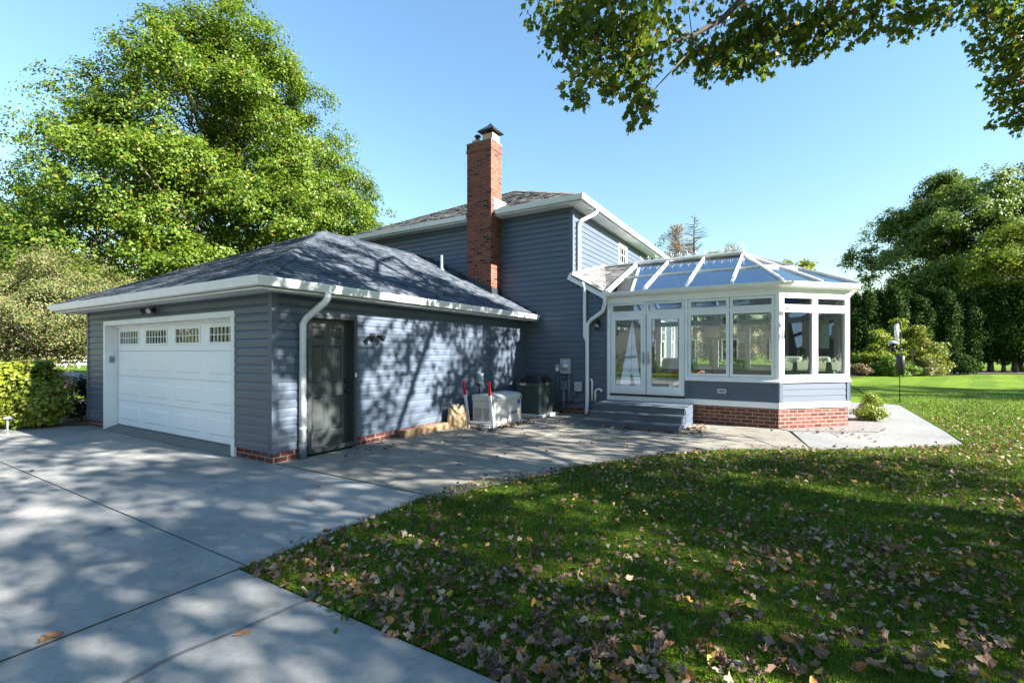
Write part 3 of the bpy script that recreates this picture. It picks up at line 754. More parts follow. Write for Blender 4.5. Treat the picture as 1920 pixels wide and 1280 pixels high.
# head and posts
mb=MB(); mb.sweep([(-.14,2.80),(.02,2.80),(.02,2.93),(.05,2.96),(.09,2.975),(.09,2.99),(-.14,2.99)],FP); part(mb,'head_beam',M['white'])
PSF=[(-.13,1.055),(.012,1.055),(.012,2.80),(-.13,2.80)]
for pa in ([(-.36,SY),F1,(F1[0]+.05*q,F1[1]+.05*q)],[(F2[0]-.05*q,F2[1]-.05*q),F2,(F2[0],F2[1]+.05)],[(F3[0],F3[1]-.05),F3,(F3[0]-.05*q,F3[1]+.05*q)],[(F4[0]+.05*q,F4[1]-.05*q),F4,(F4[0]-.07,F4[1])]):
    mb=MB(); mb.sweep(PSF,pa); part(mb,'corner_post',M['white'])
for P_p,a_,b_,o_ in ((PS,SX0,SX0+.075,.012),(PK,3.92,4.0,.012),(PS,-2.165,-2.10,.010)):
    mb=MB(); P_p.box(mb,a_,b_,.545,2.80,-.13,o_); part(mb,'door_post',M['white'])
def glazed(P,s0,s1,z0,z1,w=.062,name='window',sub='window_pane',wb=None,wt=None,o1=.004,parent=H):
    mb=MB(); P.frame(mb,s0,s1,z0,z1,w*.42,-.11,.002)
    i=w*.42; P.frame(mb,s0+i,s1-i,z0+i,z1-i,w-i,-.09,.014,(wb or w)-i,(wt or w)-i)
    fr=part(mb,name,M['white'],parent,bevel=.0025)
    mb=MB(); P.quad(mb,s0+w-.01,s1-w+.01,z0+(wb or w)-.01,z1-(wt or w)+.01,-.03)
    part(mb,sub,M['glass'],fr,fix=False); return fr
TZ=(2.54,2.795)
def bay(P,a,b,tr=True):
    glazed(P,a+.006,b-.006,1.06,2.50)
    glazed(P,a+.006,b-.006,*TZ,w=.058,name='transom_window')
mb=MB()
for P,a,b in ((PS,-4+.075,-.36),(PA,.05,FL-.05),(PE,F2[1]+.05,F3[1]-.05),(PQ,.05,FL-.05),(PK,.36,3.92)):
    mb=MB(); P.box(mb,a,b,2.50,2.54,-.12,.008); part(mb,'transom_bar',M['white'])
bay(PS,-2.10,-1.23); bay(PS,-1.23,-.36)
h=FL/2
bay(PA,.05,h); bay(PA,h,FL-.05); bay(PQ,.05,h); bay(PQ,h,FL-.05)
m=(F2[1]+F3[1])/2; bay(PE,F2[1]+.05,m); bay(PE,m,F3[1]-.05)
n=4; w_=(3.92-.36)/n
for k in range(n): bay(PK,.36+k*w_,.36+(k+1)*w_)
mb=MB(); PK.box(mb,.36,3.92,.545,1.06,-.13,-.02); part(mb,'back_panel',M['interior'])
# french doors
D0,D1=-3.925,-2.165; dm=(D0+D1)/2
glazed(PS,D0+.004,dm-.002,*TZ,w=.055,name='transom_window'); glazed(PS,dm+.002,D1-.004,*TZ,w=.055,name='transom_window')
mb=MB(); PS.box(mb,D0,D1,.545,.585,-.12,.05); part(mb,'threshold',M['black'])
for a,b,hs in ((D0,dm-.003,-1),(dm+.003,D1,1)):
    d=glazed(PS,a+.008,b-.008,.59,2.50,w=.115,name='french_door',sub='door_pane',wb=.20,wt=.12)
    s=(dm-.058) if hs<0 else (dm+.058)
    mb=MB(); PS.box(mb,s-.02,s+.02,1.32,1.60,.0145,.024)
    p=PS.pt(s,1.41,.024); mb.tube([p,p+Vector((0,-.05,0))],[.012,.012],8); mb.tube([p+Vector((0,-.05,0)),p+Vector((hs*.12,-.05,0))],[.010,.008],8)
    part(mb,'door_handle',M['steel'],d)
# roof: eave ring, ridge, bars, panes
ov=.17; ez2=3.0
def off(poly,d):
    r=[]
    for k,p in enumerate(poly):
        p=Vector(p); ds=[]
        if k>0: ds.append((p-Vector(poly[k-1])).normalized())
        if k<len(poly)-1: ds.append((Vector(poly[k+1])-p).normalized())
        ns=[Vector((d_.y,-d_.x)) for d_ in ds]; m_=ns[0] if len(ns)==1 else (ns[0]+ns[1])/(1+ns[0].dot(ns[1]))
        r.append(p+m_*d)
    return r
EV=off(FP,ov)
mb=MB(); mb.sweep([(.02,2.93),(.09,2.95),(.14,2.955),(.19,2.975),(.20,3.0),(.22,3.03),(.22,3.055),(.205,3.055),(.20,3.02),(.02,3.01)],FP); part(mb,'gutter',M['whitemetal'])
mb=MB(); mb.sweep([(.02,3.02),(.17,3.02),(.165,3.05),(.10,3.085),(.02,3.085)],FP); part(mb,'eave_beam',M['white'])
RZ=4.16; RY=13.6; RX0,RX1=-4.0,-1.17
gz=3.06
def e(k): return Vector((EV[k].x,EV[k].y,gz))
fy=EV[0].y
front=[Vector((x,fy,gz)) for x in (-4.0,-3.06,-2.115,-1.17)]; back=[Vector((x,2*RY-fy,gz)) for x in (-4.0,-3.06,-2.115,-1.17)]
rid=[Vector((x,RY,RZ)) for x in (-4.0,-3.06,-2.115,-1.17)]
apex=rid[-1]
mf=(e(1)+e(2))/2; me_=(e(2)+e(3))/2; mk=(e(3)+e(4))/2
fan=[front[3],e(1),mf,e(2),me_,e(3),mk,e(4),back[3]]
def pane(pts,parent=H):
    mb=MB(); mb.face(pts); part(mb,'roof_pane',M['roofglass'],parent,fix=False)
for k in range(3):
    for E_ in (front,back):
        a,b,c,d=E_[k],E_[k+1],rid[k+1],rid[k]
        pane([a,b,b.lerp(c,.47),a.lerp(d,.47)]); pane([a.lerp(d,.47),b.lerp(c,.47),c,d])
for a,b in zip(fan,fan[1:]):
    pane([a,b,b.lerp(apex,.47),a.lerp(apex,.47)]); pane([a.lerp(apex,.47),b.lerp(apex,.47),apex])
up=Vector((0,0,1))
def rafter(a,b,w=.046,h=.05):
    mb=MB(); d=(b-a).normalized(); mb.bar(a-d*.02+up*.02,b+up*.02,w,h); mb.bar(a-up*.03,b-up*.03,w*.5,.05); part(mb,'rafter',M['white'])
rafter(front[0]+Vector((.03,0,0)),rid[0]+Vector((.03,0,0)),.075,.06); rafter(back[0]+Vector((.03,0,0)),rid[0]+Vector((.03,0,0)),.075,.06)
for k in (1,2,3): rafter(front[k],rid[k]); rafter(back[k],rid[k])
for p in fan[1:-1]: rafter(p,apex,.044)
mb=MB()
for E_ in (front,back): mb.bar(E_[0].lerp(rid[0],.47)+up*.015,E_[3].lerp(rid[3],.47)+up*.015,.034,.045)
for a,b in zip(fan,fan[1:]): mb.bar(a.lerp(apex,.47)+up*.015,b.lerp(apex,.47)+up*.015,.034,.045)
part(mb,'purlin',M['white'])
mb=MB(); mb.bar(rid[0]+up*.04,apex+up*.04+Vector((.06,0,0)),.16,.035); mb.bar(rid[0]+up*.065,apex+up*.065,.06,.03); mb.bar(Vector((HX1,RY,RZ+.03)),rid[0]+up*.03,.22,.05)
rc=part(mb,'ridge_beam',M['whitemetal'])
mb=MB()
x=-3.85
while x<-1.25:
    z=RZ+.08
    mb.box(x-.11,x+.11,RY-.006,RY+.006,z,z+.018)
    for s in (-1,1):
        mb.tube([(x,RY,z+.02),(x+s*.04,RY,z+.045),(x+s*.065,RY,z+.075),(x+s*.05,RY,z+.095),(x+s*.03,RY,z+.085)],[.007,.007,.006,.006,.004],5)
    mb.tube([(x,RY,z),(x,RY,z+.08),(x,RY,z+.10),(x,RY,z+.15)],[.006,.006,.011,.002],6)
    x+=.215
part(mb,'ridge_cresting',M['whitemetal'],rc)
mb=MB(); mb.lathe([(.04,.05),(.04,.08),(.015,.10),(.013,.15),(.025,.17),(.025,.185),(.012,.20),(.008,.26),(.003,.34)],(apex.x,apex.y,RZ),12); part(mb,'finial',M['whitemetal'],rc)
# solid roof between the house wall and the glass (a gently warped surface)
A_=Vector((-4.0,HY-.10,3.05)); B_=Vector((HX1+.016,HY-.10,3.60)); C_=Vector((HX1+.016,RY,RZ+.03)); D_=Vector((-4.0,RY,RZ+.02))
mb=MB(); roofplane(mb,[A_,D_,C_],(1,0,0),(D_-A_))
n_=(C_-A_).cross(B_-A_).normalized(); n_=n_ if n_.z>0 else -n_; al_=n_.cross(Vector((0,0,1))).normalized()
roofplane(mb,[A_,C_,B_],al_,n_.cross(al_) if n_.cross(al_).z>0 else al_.cross(n_))
mb.face([rid[0],Vector((-4,2*RY-fy,gz)),Vector((HX1,2*RY-fy,gz)),C_]) 
part(mb,'lean_to_roof',M['shingle2'],fix=False)
mb=MB(); mb.bar((A_.x+.01,HY-.06,A_.z-.085),(B_.x-.09,HY-.06,B_.z-.02),.05,.17); part(mb,'rake_board',M['white'])
mb=MB(); mb.bar(B_+Vector((.02,0,.03)),C_+Vector((.02,0,.03)),.03,.06); mb.box(-4.09,-3.98,HY-.26,HY-.02,2.93,3.09); part(mb,'rake_flashing',M['whitemetal'])
# walls & floor inside
mb=MB(); mb.prism([(SX0+.02,SY+.16)]+[tuple(p) for p in off(FP,-.16)][1:-1]+[(SX0+.02,15.84)],.45,.52); part(mb,'sunroom_floor',M['floorwood'])
mb=MB(); mb.box(-4.03,-4.005,SY+.02,16.0,.2,3.0); mb.face([(-4.005,fy,3.0),(-4.005,2*RY-fy,3.0),(-4.005,RY,RZ-.05)]); part(mb,'party_wall',M['interior'])
mb=MB(); siding(mb,PK,4.0,4.98,.2,3.0,course=.142); part(mb,'house_wall',M['siding'],fix=False)
# small louvred vent in the panelling
mb=MB(); PS.frame(mb,-1.47,-1.30,.70,.79,.012,.005,.024); vn=part(mb,'wall_vent',M['white'])
mb=MB(); PS.box(mb,-1.458,-1.312,.712,.778,.004,.016); part(mb,'grille',M['lou'],vn)
# house windows (upper floor and ground floor beyond the sunroom)
def sash(P,s0,s1,z0,z1,nx=2):
    mb=MB(); P.frame(mb,s0-.07,s1+.07,z0-.09,z1+.09,.09,-.06,.03); P.box(mb,s0-.10,s1+.10,z0-.12,z0-.085,-.02,.06)
    fr=part(mb,'window',M['white'])
    mb=MB(); mz=(z0+z1)/2
    P.frame(mb,s0+.02,s1-.02,z0,mz+.02,.04,-.05,-.012); P.frame(mb,s0+.02,s1-.02,mz-.02,z1,.04,-.03,.008)
    for k in range(1,nx+1):
        x=s0+(s1-s0)*k/(nx+1); P.box(mb,x-.009,x+.009,mz+.02,z1-.04,-.018,.002)
    P.box(mb,s0+.06,s1-.06,(mz+z1)/2-.009,(mz+z1)/2+.009,-.019,.0015)
    part(mb,'sash',M['white'],fr)
    mb=MB(); P.quad(mb,s0+.02,s1-.02,z0,z1,-.02); part(mb,'window_pane',M['darkglass'],fr,fix=False)
for W_ in (UW,W1,W2,W3): sash(PR,W_[0]+.07,W_[1]-.07,W_[2]+.09,W_[3]-.09)

# ------------------------------------------------------------------ steps up to the doors
st=empty('porch_steps',(-2.95,10.4,0),0,'slate painted wooden steps with three treads below the sunroom french doors','steps')
def sub(mb,name,mat,parent,bevel=0,fix=True):
    o=mb.build(name,mat,parent,fix,bevel); o.parent=parent
    inv=parent.matrix_world.inverted() if parent.type=='EMPTY' else Matrix.Identity(4)
    if parent.type=='EMPTY': inv=(Matrix.Translation(parent.location)@parent.rotation_euler.to_matrix().to_4x4()).inverted()
    o.matrix_parent_inverse=inv; return o
x0,x1=-3.97,-1.95
for k,(y0,z) in enumerate(((9.6,.14),(9.9,.285),(10.2,.43))):
    yb=(9.9,10.2,11.17)[k]
    mb=MB()
    if k<2: mb.box(x0,x1,y0-.025,yb+.02,z-.032,z)
    else:
        for j in range(7): mb.box(x0,x1,y0-.025+j*.141,y0-.025+j*.141+.136,z-.032,z)
    sub(mb,'tread',M['deck'],st,bevel=.006)
    mb=MB(); mb.box(x0+.02,x1-.02,y0,y0+.025,z-.145 if k else 0,z-.033); sub(mb,'riser',M['deck'],st)
mb=MB()
for s,xx in ((0,x0+.02),(1,x1-.05)):
    mb.box(xx,xx+.03,9.626,9.9,.0,.107); mb.box(xx,xx+.03,9.926,10.2,0,.252); mb.box(xx,xx+.03,10.226,11.16,0,.397)
sub(mb,'stringer',M['deck'],st)
mb=MB()
for k in range(3):
    mb.box(x1-.019,x1-.004,10.24,11.16,.02+k*.125,.13+k*.125)
    if k<2: mb.box(x1-.019,x1-.004,9.94,10.23,.02+k*.125,.115+k*.125)
sub(mb,'side_panel',M['siding'],st)

# ------------------------------------------------------------------ fixtures on the walls
def floodlight(P,s,z,label,tilt=1):
    base=P.pt(s,z,.012)
    r=empty('floodlight',base,0,label,'floodlight','black twin floodlights on the garage')
    mb=MB(); n=P.n
    mb.tube([base,base+n*.02,base+n*.035],[.062,.062,.03],14); sub(mb,'mounting_plate',M['black'],r)
    mb=MB(); c=base+n*.07+Vector((0,0,-.02)); mb.tube([base+n*.03,c],[.02,.024],8); mb.tube([c-Vector((0,0,.03)),c+Vector((0,0,.045))],[.03,.02],10); sub(mb,'motion_sensor',M['black'],r)
    for sg in (-1,1):
        a=base+n*.03+P.u*sg*.03; b=base+n*.085+P.u*sg*.10; d=(n*.8+P.u*sg*.45+Vector((0,0,-.35))).normalized()
        mb=MB(); mb.tube([a,b],[.013,.013],8); mb.tube([b-d*.05,b,b+d*.02,b+d*.085,b+d*.086],[.022,.034,.04,.058,.05],14); h_=sub(mb,'lamp_head',M['black'],r)
        mb=MB(); mb.tube([b+d*.080,b+d*.0875],[.046,.046],14); o=mb.build('lens',M['lampglass'],h_)
        o.matrix_parent_inverse=Matrix.Identity(4)
floodlight(PG,5.78,1.87,'black twin floodlight on the slate siding right of the charcoal side door')
floodlight(PF,-10.03,2.36,'black twin floodlight under the eave above the white garage door')
# wall lantern
b=PH.pt(-4.25,2.36,.02)
r=empty('wall_lantern',b,0,'black coach lantern on the slate wall left of the french doors','lantern')
mb=MB(); n=PH.n
mb.tube([b,b+n*.02],[.055,.05],12); mb.tube([b+n*.02,b+n*.07+up*.06,b+n*.12+up*.05,b+n*.12+up*.01],[.01,.01,.01,.01],6); sub(mb,'bracket',M['black'],r)
c=b+n*.12
mb=MB(); mb.lathe([(.085,-.03),(.07,-.01),(.03,.03),(.012,.04)],c,8); mb.lathe([(.05,-.19),(.056,-.175),(.05,-.17)],c,8)
for k in range(4):
    t=k*math.pi/2+.4; mb.tube([c+Vector((.066*math.cos(t),.066*math.sin(t),-.03)),c+Vector((.05*math.cos(t),.05*math.sin(t),-.18))],[.005,.005],5)
sub(mb,'lantern_body',M['black'],r)
mb=MB(); mb.lathe([(.044,-.17),(.06,-.032)],c,12); sub(mb,'lantern_glass',M['lampglass'],r)
# electric meter
b=PH.pt(-5.13,1.24,.016)
r=empty('electric_meter',b,0,'grey box with round glass electricity meter on the shaded slate wall','electric meter')
mb=MB(); PH.box(mb,-5.275,-4.995,1.04,1.43,.014,.12); sub(mb,'meter_box',M['meter'],r,bevel=.006)
mb=MB(); c=PH.pt(-5.14,1.23,.12); mb.tube([c,c+n*.02,c+n*.022,c+n*.085,c+n*.10,c+n*.101],[.095,.095,.078,.074,.05,.01],20); mt=sub(mb,'meter_dial',M['galv'],r)
mb=MB(); PH.box(mb,-5.19,-5.09,1.345,1.365,.1205,.1225); sub(mb,'sticker',M['label'],r)
mb=MB(); mb.tube([PH.pt(-5.17,1.04,.07),PH.pt(-5.17,.84,.07)],[.022]*2,8); mb.tube([PH.pt(-5.19,.62,.07),PH.pt(-5.19,0.0,.07)],[.045]*2,10); mb.tube([PH.pt(-5.05,1.04,.05),PH.pt(-5.05,.28,.05)],[.05]*2,8)
sub(mb,'conduit',M['conduit'],r)
mb=MB(); PH.box(mb,-5.26,-5.09,.62,.85,.014,.13); sub(mb,'junction_box',M['conduit'],r,bevel=.006)
# small disconnect with a white notice
r=empty('disconnect_box',PH.pt(-5.37,1.18,.016),0,'small grey switch box with a white notice left of the round meter','switch box')
mb=MB(); PH.box(mb,-5.43,-5.315,1.09,1.28,.014,.075); sub(mb,'box_body',M['meter'],r,bevel=.004)
mb=MB(); PH.box(mb,-5.425,-5.335,1.11,1.195,.0752,.077); sub(mb,'notice',M['label'],r)
mb=MB(); PH.box(mb,-5.39,-5.37,1.175,1.19,.0773,.0778); sub(mb,'print',M['labelblue'],r)
mb=MB(); mb.tube([PH.pt(-5.38,1.09,.04),PH.pt(-5.38,.35,.04)],[.016]*2,8); sub(mb,'conduit',M['conduit'],r)
# telecom box
r=empty('utility_box',PH.pt(-4.78,.74,.016),0,'plain grey utility box low on the wall beside the white downspout','utility box')
mb=MB(); PH.box(mb,-4.885,-4.675,.585,.84,.014,.10); sub(mb,'box_body',M['meter'],r,bevel=.012)
mb=MB(); mb.tube([PH.pt(-4.80,.585,.06),PH.pt(-4.82,.50,.07),PH.pt(-4.92,.40,.06),PH.pt(-4.98,.42,.05),PH.pt(-4.96,.47,.05)],[.008]*5,6)
mb.tube([PH.pt(-5.6,.20,.06),PH.pt(-5.2,.30,.12),PH.pt(-4.9,.26,.12),PH.pt(-4.6,.36,.08)],[.012]*4,6); sub(mb,'cable',M['black'],r)
# white pvc pipes
r=empty('pvc_vent_pipes',PH.pt(-4.35,.6,.016),0,'two white plastic vent pipes, one hooked over, right of the downspout','vent pipes')
mb=MB(); mb.tube([PH.pt(-4.41,.36,.05),PH.pt(-4.41,.84,.05),PH.pt(-4.43,.90,.05),PH.pt(-4.46,.91,.05)],[.03]*4,10); sub(mb,'straight_pipe',M['pvc'],r)
mb=MB(); pts=[PH.pt(-4.325,.34,.05),PH.pt(-4.325,.56,.05)]+[PH.pt(-4.235-.09*math.cos(t),.58+.09*math.sin(t),.05) for t in np.linspace(0.2,math.pi*.92,8)]
mb.tube(pts,[.03]*len(pts),10); sub(mb,'hooked_pipe',M['pvc'],r)
# generator switch box on garage wall
r=empty('generator_outlet_box',PG.pt(9.0,.95,.016),0,'grey outlet box with a black hose on the sunlit siding above the generator','outlet box')
mb=MB(); PG.box(mb,8.93,9.12,.86,1.10,.014,.10); sub(mb,'box_body',M['meter'],r,bevel=.006)
mb=MB(); mb.tube([PG.pt(9.10,.93,.08),PG.pt(9.25,.93,.10),PG.pt(9.38,.80,.12),PG.pt(9.44,.66,.16)],[.022]*4,8); mb.tube([PG.pt(9.0,.86,.06),PG.pt(9.0,.6,.06)],[.02]*2,8); sub(mb,'hose',M['black'],r)
# keypad
r=empty('door_keypad',(GD0,GY0+.07,1.44),0,'small grey keypad on the left jamb of the garage door','keypad')
mb=MB(); mb.box(GD0,GD0+.022,GY0+.035,GY0+.115,1.38,1.52); sub(mb,'keypad_body',M['meter'],r,bevel=.005)
mb=MB()
for i in range(3):
    for j in range(4): mb.box(GD0+.022,GD0+.025,GY0+.045+i*.024,GY0+.062+i*.024,1.392+j*.024,1.41+j*.024)
sub(mb,'buttons',M['conduit'],r)

# ------------------------------------------------------------------ generator
def textmesh(s,size,ext,name,mat,parent,mtx):
    cu=bpy.data.curves.new(name,'FONT'); cu.body=s; cu.size=size; cu.extrude=ext; cu.align_x='LEFT'; cu.space_character=1.1
    t=bpy.data.objects.new('tmp',cu); col.objects.link(t)
    bpy.context.view_layer.update()
    me=bpy.data.meshes.new_from_object(t.evaluated_get(bpy.context.evaluated_depsgraph_get()))
    bpy.data.objects.remove(t); me.transform(mtx); me.materials.clear(); me.materials.append(mat); me.name=name
    o=link(bpy.data.objects.new(name,me),parent)
    inv=(Matrix.Translation(parent.location)@parent.rotation_euler.to_matrix().to_4x4()).inverted() if parent.type=='EMPTY' else Matrix.Identity(4)
    o.matrix_parent_inverse=inv; return o
gx0,gx1,gy0,gy1=-5.93,-5.385,8.16,9.30
r=empty('standby_generator',(-5.66,8.7,0),0,'cream white standby generator cabinet with louvred end beside the garage wall','generator')
mb=MB(); mb.box(gx0-.02,gx1+.015,gy0-.03,gy1+.03,0,.07); sub(mb,'base_pad',M['pad'],r,bevel=.01)
mb=MB(); mb.box(gx0,gx1,gy0,gy1,.07,.56)
cab=sub(mb,'cabinet',M['gen'],r,bevel=.008)
mb=MB()
prof=[(gx0-.008,.563),(gx1+.012,.563),(gx1+.014,.61),(gx1-.01,.655),(gx1-.10,.685),(gx0+.1,.70),(gx0-.008,.685)]
y0,y1=gy0-.012,gy1+.012
for k in range(len(prof)):
    a,b_=prof[k],prof[(k+1)%len(prof)]; mb.face([(a[0],y0,a[1]),(b_[0],y0,b_[1]),(b_[0],y1,b_[1]),(a[0],y1,a[1])])
mb.face([(a[0],y0,a[1]) for a in prof]); mb.face([(a[0],y1,a[1]) for a in prof[::-1]])
sub(mb,'lid',M['gen'],r,bevel=.008)
for s in (0,1):
    mb=MB(); xa=gx0+.05+s*.235; 
    for k in range(11):
        z=.135+k*.026
        mb.face([(xa,gy0-.002,z),(xa+.18,gy0-.002,z),(xa+.18,gy0-.014,z+.012),(xa,gy0-.014,z+.012)]); mb.face([(xa,gy0-.014,z+.012),(xa+.18,gy0-.014,z+.012),(xa+.18,gy0-.002,z+.017),(xa,gy0-.002,z+.017)])
    v=sub(mb,'louvre',M['gen'],r,fix=False)
    mb=MB()
    for k in range(11): mb.box(xa,xa+.18,gy0-.0025,gy0-.0015,.126+k*.026,.1345+k*.026)
    o=mb.build('louvre_slot',M['lou'],v); o.matrix_parent_inverse=Matrix.Identity(4)
mb=MB(); mb.tube([(gx1-.07,gy0-.002,.535),(gx1-.07,gy0-.010,.535)],[.012,.012],10); mb.tube([(gx1+.008,gy1-.06,.60),(gx1+.022,gy1-.06,.60)],[.028,.022],12); sub(mb,'lock',M['black'],r)
mb=MB(); mb.box(gx1+.0005,gx1+.0015,gy0+.01,gy1-.01,.148,.153); sub(mb,'door_seam',M['lou'],r)
mb=MB(); mb.box(gx1+.001,gx1+.0025,gy1-.17,gy1-.06,.43,.53); sub(mb,'sticker',M['labelblue'],r)
rot=Matrix(((0,0,1,gx1+.003),(1,0,0,gy1-.46),(0,1,0,.235),(0,0,0,1)))
textmesh('GENERAC',.088,.001,'lettering',M['ink'],r,rot)
mb=MB()
for k in range(8): mb.box(gx1+.001,gx1+.002,gy1-.22+k*.022,gy1-.205+k*.022,.19,.202)
sub(mb,'small_print',M['lou'],r)
# white base rail in front of it
r2=empty('base_rail',(-5.7,8.08,0),0,'low white rail on the ground between the two red topped posts','rail')
mb=MB(); mb.bar((-5.99,8.13,.11),(-5.41,8.10,.11),.03,.045); sub(mb,'upper_bar',M['white'],r2)
mb=MB(); mb.bar((-5.99,8.10,.025),(-5.41,8.06,.025),.05,.04); sub(mb,'lower_bar',M['white'],r2)
def marker(base,top,label):
    base,top=Vector(base),Vector(top)
    r=empty('marker_post',base,0,label,'marker post','red topped white posts by the generator')
    k=base.lerp(top,.70); mb=MB(); mb.bar(base,k,.062,.03,up=(0,1,0)); sub(mb,'post',M['white'],r,bevel=.004)
    mb=MB(); mb.bar(k,top,.062,.03,up=(0,1,0)); sub(mb,'red_band',M['red'],r,bevel=.004)
marker((-6.03,8.18,0),(-6.17,8.15,.97),'leaning white post with red top on the paper bag side of the generator')
marker((-5.36,8.09,0),(-5.44,8.05,.99),'white post with red top standing at the front corner of the generator')
# ------------------------------------------------------------------ condenser
ax0,ax1,ay0,ay1=-6.03,-5.28,10.10,10.86
r=empty('air_conditioner',(-5.66,10.5,0),0,'dark green grey air conditioner condenser on a pale pad in the wall corner','air conditioner')
mb=MB(); mb.box(ax0-.08,ax1+.08,ay0-.08,ay1+.06,0,.075); sub(mb,'pad',M['pad'],r,bevel=.012)
def rr(x0,x1,y0,y1,c): return [(x0+c,y0),(x1-c,y0),(x1,y0+c),(x1,y1-c),(x1-c,y1),(x0+c,y1),(x0,y1-c),(x0,y0+c)]
mb=MB(); mb.prism(rr(ax0,ax1,ay0,ay1,.07),.078,.115); mb.prism(rr(ax0-.004,ax1+.004,ay0-.004,ay1+.004,.07),.77,.84)
mb.prism(rr(ax0+.02,ax1-.02,ay0+.02,ay1-.02,.06),.11,.78)
sub(mb,'cabinet',M['ac'],r)
mb=MB()
k=ax0+.07
while k<ax1-.06: 
    mb.box(k,k+.028,ay0+.002,ay0+.022,.115,.77); k+=.062
k=ay0+.07
while k<ay1-.06: mb.box(ax1-.022,ax1-.002,k,k+.028,.115,.77); mb.box(ax0+.002,ax0+.022,k,k+.028,.115,.77); k+=.062
sub(mb,'louvre_panel',M['ac'],r)
mb=MB()
lo=rr(ax0+.01,ax1-.01,ay0+.01,ay1-.01,.07); hi=rr(ax0+.11,ax1-.11,ay0+.11,ay1-.11,.06)
for k in range(8):
    a,b_=lo[k],lo[(k+1)%8]; c,d=hi[(k+1)%8],hi[k]; mb.face([(*a,.84),(*b_,.84),(*c,.995),(*d,.995)])
mb.face([(*p,.995) for p in hi]); mb.prism(rr(ax0+.14,ax1-.14,ay0+.14,ay1-.14,.06),.995,1.012)
sub(mb,'fan_hood',M['acdark'],r)
mb=MB()
for k in range(9):
    t=k/8; x=ax0+.1+t*(ax1-ax0-.2); mb.bar((x,ay0+.012,.855),(ax0+.14+t*(ax1-ax0-.28),ay0+.098,.985),.022,.02)
    y=ay0+.1+t*(ay1-ay0-.2); mb.bar((ax1-.012,y,.855),(ax1-.098,ay0+.14+t*(ay1-ay0-.28),.985),.022,.02)
sub(mb,'hood_rib',M['acdark'],r)
mb=MB(); mb.prism([(ax0+.235+.1*math.cos(t),.805+.028*math.sin(t)) for t in np.linspace(0,2*math.pi,17)[:-1]],0,.003)
mb.v=[(x,ay0-.0045-z,y) for x,y,z in mb.v]; sub(mb,'nameplate',M['label'],r)
mb=MB(); mb.box(ax0+.17,ax0+.195,ay0-.0092,ay0-.0078,.793,.817); mb.box(ax0+.205,ax0+.30,ay0-.0092,ay0-.0078,.797,.813); sub(mb,'nameplate_print',M['red'],r)
mb=MB(); mb.tube([(ax1-.1,ay1,.3),(ax1-.05,ay1+.15,.25),(ax1+.15,HY-.08,.3),(ax1+.35,HY-.05,.32)],[.02]*4,8); sub(mb,'coolant_line',M['black'],r)
# ------------------------------------------------------------------ paper bag, timber
bx,by=-6.10,7.84
r=empty('paper_bag',(bx,by,0),.25,'crumpled brown paper yard bag with folded open top beside the garage wall','paper bag')
mb=MB(); nr,na=9,20; rg=random.Random(3); rings=[]
for i in range(nr+1):
    z=.46*i/nr; ring=[]
    for k in range(na):
        t=2*math.pi*k/na; c,s=math.cos(t),math.sin(t)
        m=max(abs(c)/.18,abs(s)/.145); rad=.97/m if m else .15
        rad=min(rad,.205); bul=1+.10*math.sin(math.pi*min(1,i/6))-.18*(max(0,i-5)/4)
        crk=rg.uniform(-.02,.02)*(1 if i else .3)
        lean=.03*(i/nr)**2
        top=.05*math.sin(2*t+.6)*(i/nr)**3 - (.10 if c<-.2 and i==nr else 0)*.5
        ring.append((c*(rad*bul+crk)-lean,s*(rad*bul+crk),z+top+rg.uniform(-.008,.008)*(i>0)))
    rings.append(ring)
for i in range(nr):
    for k in range(na): mb.face([rings[i][k],rings[i][(k+1)%na],rings[i+1][(k+1)%na],rings[i+1][k]])
# rolled inner lip and dark inside
inn=[(x*.86,y*.86,z-.005) for x,y,z in rings[-1]]; deep=[(x*.8,y*.8,z-.2) for x,y,z in rings[-1]]
for k in range(na):
    mb.face([rings[-1][k],rings[-1][(k+1)%na],inn[(k+1)%na],inn[k]]); mb.face([inn[k],inn[(k+1)%na],deep[(k+1)%na],deep[k]])
mb.face(deep)
o=mb.build('bag_body',M['paper'],r)
o.modifiers.new('s','SUBSURF').levels=1; o.modifiers['s'].render_levels=1
mb=MB(); rg=random.Random(5)
for j in range(5):
    for k in range(6):
        def q_(a,b): return (-.10+.05*a-.02*math.sin(b)+.03*math.sin(a*2.1+b),-.13+.045*b,.40+.10*math.cos(a*.9-.6)+.012*math.sin(a*5+b*3))
        mb.face([q_(j,k),q_(j+1,k),q_(j+1,k+1),q_(j,k+1)],smooth=True)
o=mb.build('folded_flap',M['paper'],r); o.modifiers.new('s','SOLIDIFY').thickness=.004
mb=MB(); mb.box(-6.35,-6.19,6.38,7.72,0,.135); o=mb.build('landscape_timber',M['timber'],None,bevel=.02)
tag(o,'weathered wooden timber lying along the foot of the garage siding','timber')
